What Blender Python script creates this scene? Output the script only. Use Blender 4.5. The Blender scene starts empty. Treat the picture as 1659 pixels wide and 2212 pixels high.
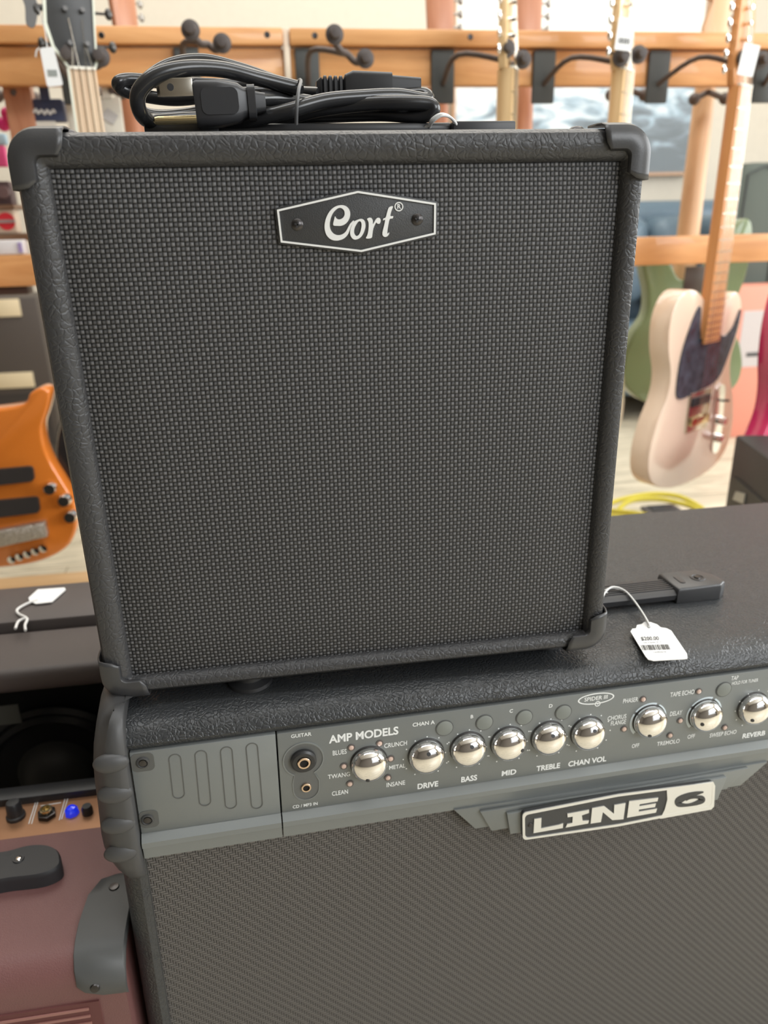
import bpy, bmesh, math, random
from math import sin, cos, pi, radians as R
from mathutils import Matrix, Vector
random.seed(7)
S = bpy.context.scene
COL = S.collection

# ------------------------------------------------------------------ camera
FPX = 1658.73
CAM = Vector((-0.054, -0.4739, 0.3048))
CR = (Matrix.Rotation(-0.148, 3, 'Z') @ Matrix.Rotation(1.2012, 3, 'X') @ Matrix.Rotation(-0.0225, 3, 'Z'))
cd = bpy.data.cameras.new('camera')
cam = bpy.data.objects.new('camera', cd); COL.objects.link(cam)
cam.matrix_world = Matrix.Translation(CAM) @ CR.to_4x4()
cd.sensor_width = 36.0
cd.lens = FPX / 2212 * 36.0
cd.clip_start = 0.02; cd.clip_end = 50
cd.dof.use_dof = True
cd.dof.focus_distance = 0.50
cd.dof.aperture_fstop = 7.0
S.camera = cam

def ray(u, v):
    return CR @ Vector(((u-829.5)/FPX, -(v-1106)/FPX, -1))
def at(u, v, Y):                       # world point on the plane y = Y
    d = ray(u, v); return CAM + d*((Y-CAM.y)/d.y)
def atz(u, v, Z):                      # world point on the plane z = Z
    d = ray(u, v); return CAM + d*((Z-CAM.z)/d.z)

# ------------------------------------------------------------------ light
S.view_settings.view_transform = 'Standard'
S.view_settings.look = 'None'
S.view_settings.gamma = 1.0
S.view_settings.exposure = 0.0
W = bpy.data.worlds.new('world'); S.world = W; W.use_nodes = True
bg = W.node_tree.nodes['Background']
bg.inputs[0].default_value = (0.93, 0.97, 1.0, 1); bg.inputs[1].default_value = 1.0
def area(name, loc, target, sx, sy, power, col=(1, 1, 1)):
    l = bpy.data.lights.new(name, 'AREA'); l.shape = 'RECTANGLE'; l.size = sx; l.size_y = sy
    l.energy = power; l.color = col
    o = bpy.data.objects.new(name, l); COL.objects.link(o); o.location = loc
    o.rotation_euler = (Vector(target)-Vector(loc)).to_track_quat('-Z', 'Y').to_euler()
    return o
area('right_window_light', (3.2, 0.2, 1.0), (0.0, 0.2, 0.2), 2.6, 1.6, 105, (0.93, 0.97, 1.0))
area('shop_window_light', (1.9, -2.3, 1.3), (0.1, 0.2, 0.1), 1.8, 1.2, 55, (0.95, 0.98, 1.0))
area('rack_ceiling_light', (0.3, 1.9, 2.1), (0.3, 1.9, 0), 3.0, 1.6, 50, (1.0, 0.96, 0.89))
area('front_ceiling_light', (0.2, 0.0, 2.1), (0.2, 0.2, 0), 2.4, 0.5, 26, (0.96, 0.98, 1.0))

# ------------------------------------------------------------------ materials
MATS = {}
def nt_new(name):
    m = bpy.data.materials.new(name); m.use_nodes = True
    return m, m.node_tree, m.node_tree.nodes['Principled BSDF']
def mat(name, col, rough=0.5, metal=0.0, spec=0.5, emit=0, bump=None, coat=0, vary=0.0):
    if name in MATS: return MATS[name]
    m, nt, b = nt_new(name)
    b.inputs['Base Color'].default_value = (*col, 1)
    b.inputs['Roughness'].default_value = rough; b.inputs['Metallic'].default_value = metal
    b.inputs['Specular IOR Level'].default_value = spec
    b.inputs['Coat Weight'].default_value = coat; b.inputs['Coat Roughness'].default_value = 0.05
    tc = nt.nodes.new('ShaderNodeTexCoord')
    if emit:
        b.inputs['Emission Color'].default_value = (*col, 1); b.inputs['Emission Strength'].default_value = emit
    if vary:
        n = nt.nodes.new('ShaderNodeTexNoise'); n.inputs['Scale'].default_value = 40; n.inputs['Detail'].default_value = 5
        nt.links.new(tc.outputs['Object'], n.inputs['Vector'])
        r = nt.nodes.new('ShaderNodeValToRGB')
        r.color_ramp.elements[0].position = .3; r.color_ramp.elements[1].position = .7
        r.color_ramp.elements[0].color = (*[c*(1-vary) for c in col], 1)
        r.color_ramp.elements[1].color = (*[min(1, c*(1+vary)) for c in col], 1)
        nt.links.new(n.outputs[0], r.inputs[0]); nt.links.new(r.outputs[0], b.inputs['Base Color'])
    if bump:
        sc, dist = bump
        n = nt.nodes.new('ShaderNodeTexNoise'); n.inputs['Scale'].default_value = sc; n.inputs['Detail'].default_value = 3
        nt.links.new(tc.outputs['Object'], n.inputs['Vector'])
        bm_ = nt.nodes.new('ShaderNodeBump'); bm_.inputs['Distance'].default_value = dist; bm_.inputs['Strength'].default_value = 1
        nt.links.new(n.outputs[0], bm_.inputs['Height']); nt.links.new(bm_.outputs[0], b.inputs['Normal'])
    MATS[name] = m; return m

def math_node(nt, op, a, b=None, c=None):
    n = nt.nodes.new('ShaderNodeMath'); n.operation = op
    for i, x in enumerate((a, b, c)):
        if x is None: continue
        if isinstance(x, (int, float)): n.inputs[i].default_value = x
        else: nt.links.new(x, n.inputs[i])
    return n.outputs[0]

def leather(name, col, rough, scale, depth, stretch=(1, 1, 1)):
    m, nt, b = nt_new(name)
    b.inputs['Base Color'].default_value = (*col, 1); b.inputs['Roughness'].default_value = rough
    tc = nt.nodes.new('ShaderNodeTexCoord')
    mp = nt.nodes.new('ShaderNodeMapping'); mp.inputs['Scale'].default_value = stretch
    nt.links.new(tc.outputs['Object'], mp.inputs['Vector'])
    n = nt.nodes.new('ShaderNodeTexNoise'); n.inputs['Scale'].default_value = scale*.35; n.inputs['Detail'].default_value = 3
    nt.links.new(mp.outputs[0], n.inputs['Vector'])
    mx = nt.nodes.new('ShaderNodeVectorMath'); mx.operation = 'MULTIPLY_ADD'
    mx.inputs[1].default_value = (2.2/scale,)*3
    nt.links.new(n.outputs['Color'], mx.inputs[0]); nt.links.new(mp.outputs[0], mx.inputs[2])
    v = nt.nodes.new('ShaderNodeTexVoronoi'); v.feature = 'DISTANCE_TO_EDGE'; v.inputs['Scale'].default_value = scale
    nt.links.new(mx.outputs[0], v.inputs['Vector'])
    h = math_node(nt, 'MINIMUM', v.outputs['Distance'], 0.22)
    n2 = nt.nodes.new('ShaderNodeTexNoise'); n2.inputs['Scale'].default_value = scale*.15
    nt.links.new(tc.outputs['Object'], n2.inputs['Vector'])
    h = math_node(nt, 'MULTIPLY', h, math_node(nt, 'ADD', n2.outputs[0], .15))
    bp = nt.nodes.new('ShaderNodeBump'); bp.inputs['Distance'].default_value = depth; bp.inputs['Strength'].default_value = 1
    nt.links.new(h, bp.inputs['Height']); nt.links.new(bp.outputs[0], b.inputs['Normal'])
    return m

def weave(name, dark, light, px, pz, kind, rough=.6, bump=.0006):
    """woven cloth in the object's x-z plane"""
    m, nt, b = nt_new(name); b.inputs['Roughness'].default_value = rough
    tc = nt.nodes.new('ShaderNodeTexCoord'); sp = nt.nodes.new('ShaderNodeSeparateXYZ')
    nn = nt.nodes.new('ShaderNodeTexNoise'); nn.inputs['Scale'].default_value = 60; nn.inputs['Detail'].default_value = 2
    nt.links.new(tc.outputs['Object'], nn.inputs['Vector'])
    ma = nt.nodes.new('ShaderNodeVectorMath'); ma.operation = 'MULTIPLY_ADD'; ma.inputs[1].default_value = (px*.35,)*3
    nt.links.new(nn.outputs['Color'], ma.inputs[0]); nt.links.new(tc.outputs['Object'], ma.inputs[2])
    nt.links.new(ma.outputs[0], sp.inputs[0])
    M = lambda op, a, b=None, c=None: math_node(nt, op, a, b, c)
    u = M('MULTIPLY', sp.outputs['X'], 1/px); v = M('MULTIPLY', sp.outputs['Z'], 1/pz)
    fu = M('FRACT', u); fv = M('FRACT', v); iu = M('FLOOR', u); iv = M('FLOOR', v)
    su = M('SINE', M('MULTIPLY', fu, pi)); sv = M('SINE', M('MULTIPLY', fv, pi))
    if kind == 'basket':
        par = M('FLOORED_MODULO', M('ADD', iu, iv), 2.0)       # 0 / 1
    else:
        par = M('LESS_THAN', M('FLOORED_MODULO', M('ADD', iu, iv), 4.0), 2.0)
    # horizontal thread where par = 1, vertical where 0
    if kind == 'basket':
        hh = M('MULTIPLY', M('POWER', sv, .5), M('ADD', M('MULTIPLY', su, .65), .35))
        vv = M('MULTIPLY', M('MULTIPLY', M('POWER', su, .8), M('ADD', M('MULTIPLY', sv, .7), .3)), .6)
    else:
        hh = M('POWER', sv, .6); vv = M('MULTIPLY', M('POWER', su, .6), .75)
    h = M('ADD', M('MULTIPLY', hh, par), M('MULTIPLY', vv, M('SUBTRACT', 1.0, par)))
    r = nt.nodes.new('ShaderNodeValToRGB')
    r.color_ramp.elements[0].position = .25; r.color_ramp.elements[1].position = .95
    r.color_ramp.elements[0].color = (*dark, 1); r.color_ramp.elements[1].color = (*light, 1)
    nt.links.new(h, r.inputs[0]); nt.links.new(r.outputs[0], b.inputs['Base Color'])
    bp = nt.nodes.new('ShaderNodeBump'); bp.inputs['Distance'].default_value = bump; bp.inputs['Strength'].default_value = 1
    nt.links.new(h, bp.inputs['Height']); nt.links.new(bp.outputs[0], b.inputs['Normal'])
    return m

def wood(name, c1, c2, scale=(1.5, 14, 14), rough=.45, axis_rot=(0, 0, 0), planks=None, coat=0):
    m, nt, b = nt_new(name); b.inputs['Roughness'].default_value = rough; b.inputs['Coat Weight'].default_value = coat
    tc = nt.nodes.new('ShaderNodeTexCoord'); mp = nt.nodes.new('ShaderNodeMapping')
    mp.inputs['Scale'].default_value = scale; mp.inputs['Rotation'].default_value = axis_rot
    nt.links.new(tc.outputs['Object'], mp.inputs['Vector'])
    n = nt.nodes.new('ShaderNodeTexNoise'); n.inputs['Scale'].default_value = 2.2; n.inputs['Detail'].default_value = 8
    n.inputs['Distortion'].default_value = 1.2
    nt.links.new(mp.outputs[0], n.inputs['Vector'])
    r = nt.nodes.new('ShaderNodeValToRGB'); r.color_ramp.elements[0].position = .32; r.color_ramp.elements[1].position = .68
    r.color_ramp.elements[0].color = (*c1, 1); r.color_ramp.elements[1].color = (*c2, 1)
    nt.links.new(n.outputs[0], r.inputs[0])
    out = r.outputs[0]
    if planks:
        bk = nt.nodes.new('ShaderNodeTexBrick'); bk.inputs['Scale'].default_value = 1
        bk.inputs['Brick Width'].default_value = planks[0]; bk.inputs['Row Height'].default_value = planks[1]
        bk.inputs['Mortar Size'].default_value = .002; bk.inputs['Color1'].default_value = (.92, .92, .92, 1)
        bk.inputs['Color2'].default_value = (1, 1, 1, 1); bk.inputs['Mortar'].default_value = (.5, .48, .42, 1)
        nt.links.new(tc.outputs['Object'], bk.inputs['Vector'])
        mx = nt.nodes.new('ShaderNodeMixRGB'); mx.blend_type = 'MULTIPLY'; mx.inputs[0].default_value = 1
        nt.links.new(out, mx.inputs[1]); nt.links.new(bk.outputs[0], mx.inputs[2]); out = mx.outputs[0]
    nt.links.new(out, b.inputs['Base Color'])
    return m

TOLEX = leather('black_tolex', (.040, .040, .042), .42, 250, .0013)
TOLEX6 = leather('black_fine_tolex', (.030, .032, .034), .36, 300, .0015)
BURG = leather('burgundy_tolex', (.165, .072, .068), .5, 520, .0005)
TOLEXS = leather('dark_brown_tolex', (.075, .062, .058), .55, 500, .0003)
GRILLE = weave('black_basket_cloth', (.006, .006, .0065), (.15, .15, .155), .00262, .00262, 'basket', .55, .0007)
GRILLE6 = weave('grey_twill_cloth', (.018, .0165, .015), (.155, .143, .132), .0019, .0021, 'twill', .8, .0006)
BLK = mat('black_plastic', (.028, .028, .03), .42)
BLKM = mat('black_moulding', (.045, .045, .047), .33, bump=(900, .00005))
RUB = mat('black_rubber', (.022, .022, .023), .38)
GRIPM = mat('charcoal_rubber_grip', (.055, .055, .056), .48)
CORD = mat('black_pvc_cord', (.02, .02, .021), .22)
CHROME = mat('polished_chrome', (.86, .84, .82), .06, 1)
NICK = mat('nickel', (.62, .58, .5), .2, 1)
GOLDP = mat('brass_pin', (.75, .62, .36), .18, 1)
PANEL = mat('grey_satin_paint', (.20, .214, .213), .42, .25, bump=(1500, .00003))
WHITEP = mat('white_print', (.82, .84, .84), .5)
LED = mat('led_off_lens', (.62, .45, .38), .15, coat=1)
BTN = mat('grey_rubber_button', (.20, .215, .20), .5)
SILV = mat('brushed_silver', (.72, .72, .70), .36, .7, bump=(700, .00004))
PLATE = mat('charcoal_plate', (.055, .056, .058), .45, .3, bump=(1800, .0002))
BWHITE = mat('badge_white', (.85, .86, .85), .35, .2)
SCREW = mat('dark_screw_steel', (.07, .066, .066), .3, .9)
TAG = mat('white_tag_card', (.86, .86, .85), .6)
INK = mat('grey_ink', (.05, .05, .05), .6)
STRING = mat('white_string', (.82, .81, .78), .8, bump=(2500, .0004))
PINE = wood('rack_pine', (.60, .27, .09), (.80, .42, .17), coat=.3)
MAPLE = wood('maple', (.70, .46, .22), (.84, .60, .33), (14, 14, 1.5), .3, coat=.4)
MAPLEO = wood('roasted_maple', (.58, .24, .08), (.72, .34, .13), (14, 14, 1.5), .45, coat=.08)
REDW = wood('reddish_neck_wood', (.42, .17, .09), (.58, .28, .16), (14, 14, 1.5), .35)
HANG = mat('brown_black_hanger', (.10, .075, .065), .5, .2)
HANGP = mat('grey_bracket', (.055, .058, .055), .6)
WALL = mat('cream_wall', (.64, .585, .49), .8, bump=(60, .0004), vary=.02)
FLOOR = wood('pale_plank_floor', (.46, .42, .32), (.80, .72, .56), (3, 26, 3), .38, (0, 0, R(-18)), planks=(1.2, .16))
CEIL = mat('ceiling_white', (.8, .78, .74), .9)
ROSE = mat('rosewood', (.06, .035, .025), .5)

# ------------------------------------------------------------------ mesh builder
def catmull(P, n=8, closed=False):
    P = [tuple(p) for p in P]; out = []; N = len(P); D = len(P[0])
    rng = range(N) if closed else range(N-1)
    for i in rng:
        p0 = P[(i-1) % N] if closed or i > 0 else P[0]
        p1 = P[i]; p2 = P[(i+1) % N]
        p3 = P[(i+2) % N] if closed or i+2 < N else P[-1]
        for k in range(n):
            t = k/n
            out.append(tuple(.5*((2*p1[d]) + (-p0[d]+p2[d])*t + (2*p0[d]-5*p1[d]+4*p2[d]-p3[d])*t*t + (-p0[d]+3*p1[d]-3*p2[d]+p3[d])*t**3) for d in range(D)))
    if not closed: out.append(P[-1])
    return out

class MB:
    def __init__(s): s.v = []; s.f = []
    def add(s, vs, fs, M=None):
        b = len(s.v)
        s.v += [tuple(M @ Vector(v)) if M else tuple(v) for v in vs]
        s.f += [tuple(i+b for i in f) for f in fs]; return s
    def box(s, lo, hi, M=None):
        x0, y0, z0 = lo; x1, y1, z1 = hi
        vs = [(x0,y0,z0),(x1,y0,z0),(x1,y1,z0),(x0,y1,z0),(x0,y0,z1),(x1,y0,z1),(x1,y1,z1),(x0,y1,z1)]
        return s.add(vs, [(0,3,2,1),(4,5,6,7),(0,1,5,4),(1,2,6,5),(2,3,7,6),(3,0,4,7)], M)
    def rings(s, rs, capa=True, capb=True, closed=False):
        n = len(rs[0]); vs = [p for r in rs for p in r]; fs = []
        m = len(rs)
        for i in range(m if closed else m-1):
            j = (i+1) % m
            for k in range(n):
                l = (k+1) % n
                fs.append((i*n+k, i*n+l, j*n+l, j*n+k))
        if capa and not closed: fs.append(tuple(range(n-1, -1, -1)))
        if capb and not closed: fs.append(tuple((m-1)*n+k for k in range(n)))
        return s.add(vs, fs)
    def tube(s, P, r, n=12, closed=False, flat=1.0):
        P = [Vector(p) for p in P]; N = len(P); rs = []
        up = Vector((0.13, 0.21, 0.97)).normalized()
        for i, p in enumerate(P):
            a = P[(i-1) % N] if (closed or i > 0) else p; b = P[(i+1) % N] if (closed or i < N-1) else p
            t = (b-a).normalized()
            x = up.cross(t)
            if x.length < 1e-4: x = Vector((1, 0, 0)).cross(t)
            x.normalize(); y = t.cross(x); up = y
            rr = r[i] if isinstance(r, (list, tuple)) else r
            rs.append([tuple(p + x*rr*cos(2*pi*k/n) + y*rr*flat*sin(2*pi*k/n)) for k in range(n)])
        return s.rings(rs, closed=closed)
    def cyl(s, a, b, r0, r1=None, n=24):
        return s.tube([a, b], [r0, r0 if r1 is None else r1], n)
    def lathe(s, prof, c, axis, n=32, close=True):
        """prof: (radius, distance along axis)"""
        c = Vector(c); ax = Vector(axis).normalized()
        x = ax.orthogonal().normalized(); y = ax.cross(x)
        rs = [[tuple(c + ax*h + (x*cos(2*pi*k/n)+y*sin(2*pi*k/n))*max(r, 1e-5)) for k in range(n)] for r, h in prof]
        return s.rings(rs, close, close)
    def prism(s, poly, d0, d1, fn):
        """poly in 2-D, fn(x, y, d) -> 3-D; closed solid"""
        n = len(poly)
        vs = [tuple(fn(x, y, d0)) for x, y in poly] + [tuple(fn(x, y, d1)) for x, y in poly]
        fs = [tuple(range(n-1, -1, -1)), tuple(range(n, 2*n))]
        fs += [(k, (k+1) % n, n+(k+1) % n, n+k) for k in range(n)]
        return s.add(vs, fs)
    def ringprism(s, outer, inner, d0, d1, fn):
        n = len(outer); o = []
        for P, d in ((outer, d0), (inner, d0), (inner, d1), (outer, d1)): o.append([tuple(fn(x, y, d)) for x, y in P])
        return s.rings(o, closed=True)
    def sphere(s, c, r, n=16, m=10):
        rx, ry, rz = (r, r, r) if isinstance(r, (int, float)) else r
        rs = [[(c[0]+rx*sin(pi*i/m)*cos(2*pi*k/n), c[1]+ry*sin(pi*i/m)*sin(2*pi*k/n), c[2]-rz*cos(pi*i/m)) for k in range(n)] for i in range(m+1)]
        rs[0] = [(c[0]+1e-5*cos(2*pi*k/n), c[1]+1e-5*sin(2*pi*k/n), c[2]-rz) for k in range(n)]
        rs[-1] = [(c[0]+1e-5*cos(2*pi*k/n), c[1]+1e-5*sin(2*pi*k/n), c[2]+rz) for k in range(n)]
        return s.rings(rs)
    def text(s, body, fn, size, bold=0.0, shear=0.0, ext=0.0, align='CENTER', sx=1.0):
        cu = bpy.data.curves.new('t', 'FONT'); cu.body = body; cu.size = 1; cu.align_x = align; cu.align_y = 'CENTER'
        cu.offset = bold; cu.shear = shear; cu.resolution_u = 3
        o = bpy.data.objects.new('t', cu); COL.objects.link(o); bpy.context.view_layer.update()
        me = bpy.data.meshes.new_from_object(o.evaluated_get(bpy.context.evaluated_depsgraph_get()))
        vs = [tuple(fn(v.co.x*size*sx, v.co.y*size)) for v in me.vertices]
        s.add(vs, [tuple(p.vertices) for p in me.polygons])
        bpy.data.objects.remove(o); bpy.data.curves.remove(cu); bpy.data.meshes.remove(me)
        return s
    def build(s, name, m, parent=None, bevel=0, seg=2, angle=35, loc=None, flip=False):
        me = bpy.data.meshes.new(name); me.from_pydata(s.v, [], s.f)
        b = bmesh.new(); b.from_mesh(me); bmesh.ops.recalc_face_normals(b, faces=b.faces)
        if bevel:
            es = [e for e in b.edges if len(e.link_faces) == 2 and e.calc_face_angle(0) > R(30)]
            bmesh.ops.bevel(b, geom=es, offset=bevel, segments=seg, affect='EDGES', profile=.5, clamp_overlap=True)
        b.to_mesh(me); b.free()
        me.materials.append(m)
        me.shade_smooth(); me.set_sharp_from_angle(angle=R(angle))
        o = bpy.data.objects.new(name, me); COL.objects.link(o)
        if parent: o.parent = parent
        return o

def thing(name, label, cat, loc=(0, 0, 0), rot=(0, 0, 0), group=None):
    o = bpy.data.objects.new(name, None); COL.objects.link(o); o.location = loc; o.rotation_euler = rot
    o.empty_display_size = .05
    return tag(o, label, cat, group)
def tag(o, label, cat, group=None):
    o['label'] = label; o['category'] = cat
    if group: o['group'] = group
    return o
def struct(o): o['kind'] = 'structure'; return o
def rrect(x0, x1, z0, z1, r, n=6):
    o = []
    for cx, cz, a in ((x1-r, z1-r, 0), (x0+r, z1-r, 90), (x0+r, z0+r, 180), (x1-r, z0+r, 270)):
        for k in range(n+1):
            t = R(a+90*k/n); o.append((cx+r*cos(t), cz+r*sin(t)))
    return o
def front_shell(mb, x0, x1, z0, z1, ins, prof, rad, depth):
    """box cabinet whose front edge is a rounded rim; prof = (t, y) with t 0..1 across the rim"""
    L, Rr, T, B = ins; rs = [[(x, depth, z) for x, z in rrect(x0, x1, z0, z1, rad)]]
    for t, y in prof:
        m = min(L, Rr, T, B)
        rs.append([(x, y, z) for x, z in rrect(x0+L*t, x1-Rr*t, z0+B*t, z1-T*t, max(rad-m*t, .0008))])
    mb.rings(rs, True, True)

# ------------------------------------------------------------------ room
FZ = -.53
struct(MB().box((-3, -2.5, FZ-.1), (3.6, 3.1, FZ)).build('floor', FLOOR))
struct(MB().box((-3, 3.0, FZ), (3.6, 3.1, 2.25)).build('wall_back', WALL))
struct(MB().box((-3.1, -2.5, FZ), (-3, 3.1, 2.25)).build('wall_left', mat('left_wall_darkened', (.16, .14, .12), .8)))  # unseen wall; dark colour stands in for the shop's dim left side
struct(MB().box((3.6, -2.5, FZ), (3.7, 3.1, 2.25)).build('wall_right', WALL))
fw = MB()
for lo, hi in (((-3, -2.6, FZ), (.7, -2.5, 2.25)), ((2.9, -2.6, FZ), (3.6, -2.5, 2.25)), ((.7, -2.6, FZ), (2.9, -2.5, .25)), ((.7, -2.6, 1.85), (2.9, -2.5, 2.25))): fw.box(lo, hi)
struct(fw.build('wall_front', mat('front_wall_darkened', (.17, .155, .14), .8)))  # out-of-view wall, colour darkened so the chrome knobs reflect less light
struct(MB().box((-3.1, -2.5, 2.25), (3.7, 3.1, 2.35)).build('ceiling', CEIL))

# ================================================================== small combo on top
root = thing('combo_amplifier', 'small black combo amplifier with hexagonal white-lettered badge and woven grille', 'amplifier', (0, 0, -.003))
X0, X1, HT = -.1803, .1815, .353
rim = [(0, .014), (.01, .009), (.05, .0045), (.15, .0014), (.32, .0), (.6, .0002), (.82, .0016), (.95, .0045), (1, .009)]
sh = MB(); front_shell(sh, X0, X1, 0, HT, (.0185, .0142, .0185, .0118), rim, .012, .215)
sh.build('cabinet', TOLEX, root)
gx0, gx1, gz0, gz1 = X0+.0175, X1-.0132, .0108, HT-.0175
g = MB(); NX, NZ = 30, 30; vs = []
for j in range(NZ+1):
    for i in range(NX+1):
        a, b_ = i/NX, j/NZ
        e = min(1, 12*min(a, 1-a, b_, 1-b_))
        vs.append((gx0+(gx1-gx0)*a, .0072-.0030*e, gz0+(gz1-gz0)*b_))
g.add(vs, [(j*(NX+1)+i, j*(NX+1)+i+1, (j+1)*(NX+1)+i+1, (j+1)*(NX+1)+i) for j in range(NZ) for i in range(NX)])
g.build('grille_cloth', GRILLE, root)
# corner protectors, front
def protector(sx, sz, name='corner_protector'):
    cx = X1 if sx > 0 else X0; cz = HT if sz > 0 else 0
    prof = [(-.0022, .026), (-.0024, .012), (-.0021, .0055), (-.0006, .0004), (.003, -.0019), (.008, -.0022), (.0114, -.0016), (.0124, .0004)]
    rs = []; Ro = .0150; n = 8
    def path(d):
        k = min(1, max(0, (d-.004)/.0084)); l = .029-.0045*k**2
        pts = []
        rr = max(Ro-d, .0045)                       # generous inner fillet
        for i in range(5): pts.append((l-(l-d-rr)*i/4, d))
        for i in range(1, n+1):
            t = pi/2*i/n; pts.append((d+rr-rr*sin(t), d+rr-rr*cos(t)))
        for i in range(1, 5): pts.append((d, d+rr+(l-d-rr)*i/4))
        return pts
    vs = []; m = 0
    for d, y in prof:
        p = path(d); m = len(p)
        vs += [(cx-sx*a, y, cz-sz*b) for a, b in p]
    vs2 = []
    fs = [(j*m+i, j*m+i+1, (j+1)*m+i+1, (j+1)*m+i) for j in range(len(prof)-1) for i in range(m-1)]
    o = MB().add(vs, fs).build(name, BLKM, root)
    md = o.modifiers.new('thick', 'SOLIDIFY'); md.thickness = .0012; md.offset = 0
    return o
for sx in (-1, 1):
    for sz in (-1, 1): protector(sx, sz)
for x in (-.152, .143):
    MB().lathe([(.0001, .0024), (.0028, .002), (.0045, .0008), (.0048, 0)], (x, .02, HT), (0, 0, 1), 16).build('rivet', SCREW, root)
for z in (.255, .085):
    MB().lathe([(.0001, .0026), (.003, .0022), (.0055, .0008), (.0058, 0)], (X0, .035, z), (-1, 0, 0), 16).build('side_screw', SCREW, root)
for z in (.12,):
    MB().lathe([(.0001, .0020), (.003, .0018), (.0055, .0008), (.0058, 0)], (X1, .035, z), (1, 0, 0), 16).build('side_screw', SCREW, root)
ROLL, YAW = R(.9), R(2.8)
def top6(x, y):   # height of the big amp's lid under (x, y), in world z
    return -.0307+.0186*cos(ROLL) - math.tan(ROLL)*(x+.1645)
for x, y in ((-.083, .019), (.150, .040), (-.14, .185), (.14, .185)):
    h = -.003-top6(x, y)
    MB().lathe([(.0001, 0), (.0105, 0), (.0112, h*.5), (.0128, h*.62), (.0160, h*.75), (.0165, h), (.0001, h)], (x, y, 0), (0, 0, -1), 28).build('foot', RUB, root)
# handle
hd = thing  # parts below sit under the amplifier
HB = HT+.0
MB().box((-.1175, .072, HB), (-.072, .106, HB+.0108)).build('handle_cap', BLK, root, bevel=.0012)
MB().box((.079, .072, HB), (.1215, .106, HB+.0108)).build('handle_cap', BLK, root, bevel=.0012)
MB().box((-.0725, .077, HB+.0040), (.0795, .101, HB+.0106)).build('handle_strap', RUB, root, bevel=.002)

# badge ----------------------------------------------------------
bd = MB(); BX, BZ = .0057, .3042
def bfn(y0):
    return lambda cx, cy, d: (BX+(cx-838)*6.88e-5, y0-d, BZ-(cy-372)*6.72e-5)
hexo = [(158, 262), (840, 126), (1508, 236), (1506, 492), (855, 622), (172, 525)]
def shrink(P, k, c=(838, 372)):
    cx, cy = c; out = []; n = len(P)
    for i in range(n):
        a = Vector(P[i-1]); b = Vector(P[i]); c_ = Vector(P[(i+1) % n])
        d1 = (b-a).normalized(); d2 = (c_-b).normalized()
        n1 = Vector((-d1.y, d1.x)); n2 = Vector((-d2.y, d2.x)); nn = (n1+n2).normalized()
        out.append(tuple(b + nn*k/max(.3, nn.dot(n1))))
    return out
badge = MB().prism(shrink(hexo, -16), 0, .0022, bfn(.0042)).build('badge', PLATE, root, bevel=.0004)
MB().ringprism(hexo, shrink(hexo, 16), .0018, .0032, bfn(.0042)).build('badge_border', BWHITE, badge)
def ribbon(mb, pts, d0, d1, fn, n=7):
    P = catmull(pts, n); L = []; Rr = []
    for i, (x, y, w) in enumerate(P):
        a = P[max(0, i-1)]; b = P[min(len(P)-1, i+1)]
        tx, ty = b[0]-a[0], b[1]-a[1]; l = math.hypot(tx, ty) or 1
        nx, ny = -ty/l, tx/l
        L.append((x+nx*w/2, y+ny*w/2)); Rr.append((x-nx*w/2, y-ny*w/2))
    rs = [[tuple(fn(*L[i], d0)), tuple(fn(*Rr[i], d0)), tuple(fn(*Rr[i], d1)), tuple(fn(*L[i], d1))] for i in range(len(P))]
    mb.rings(rs)
lt = MB(); F = bfn(.0042)
sm = lambda P, n=4: catmull(P, n, True)
lt.prism(sm([(622, 395), (631, 352), (640, 325), (650, 340), (668, 350), (692, 347), (712, 332), (722, 308), (718, 280), (700, 262), (678, 258), (650, 272), (620, 305), (600, 350), (592, 400), (602, 440), (628, 468), (665, 478), (700, 470), (728, 448), (748, 415), (768, 385), (795, 362), (799, 372), (775, 405), (760, 440), (740, 478), (705, 508), (655, 522), (605, 515), (568, 485), (550, 440), (550, 385), (570, 325), (605, 275), (650, 245), (700, 236), (740, 248), (765, 280), (768, 320), (752, 360), (725, 388), (690, 402), (655, 402)]), .0018, .0030, F)
lt.ringprism(sm([(800, 372), (778, 405), (764, 445), (766, 485), (790, 515), (825, 515), (860, 492), (885, 450), (896, 405), (888, 365), (862, 350), (828, 358)]),
             sm([(820, 392), (806, 415), (797, 445), (800, 472), (815, 488), (832, 484), (848, 462), (858, 432), (863, 402), (860, 378), (848, 368), (832, 376)]), .0018, .0031, F)
lt.prism(sm([(912, 352), (930, 342), (948, 345), (960, 365), (962, 395), (985, 358), (1005, 344), (1022, 350), (1028, 370), (1018, 392), (1000, 392), (990, 382), (975, 405), (962, 435), (955, 470), (945, 508), (898, 510), (912, 480), (922, 430), (924, 385), (918, 365)], 3), .0018, .0030, F)
lt.prism(sm([(1136, 254), (1122, 290), (1112, 332), (1136, 333), (1131, 352), (1106, 358), (1092, 410), (1084, 455), (1085, 476), (1100, 466), (1095, 485), (1078, 500), (1058, 502), (1042, 488), (1042, 460), (1056, 410), (1066, 362), (1048, 368), (1052, 352), (1072, 342), (1085, 300), (1102, 262)], 3), .0018, .0030, F)
circ = lambda cx, cy, r, n=28: [(cx+r*cos(2*pi*k/n), cy+r*sin(2*pi*k/n)) for k in range(n)]
lt.ringprism(circ(1187, 258, 38), circ(1187, 258, 29), .0018, .0028, F)
lt.text('R', lambda x, y: F(1187+x, 258-y, .0026), 52, bold=.03)
lt.build('badge_lettering', BWHITE, badge)
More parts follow.
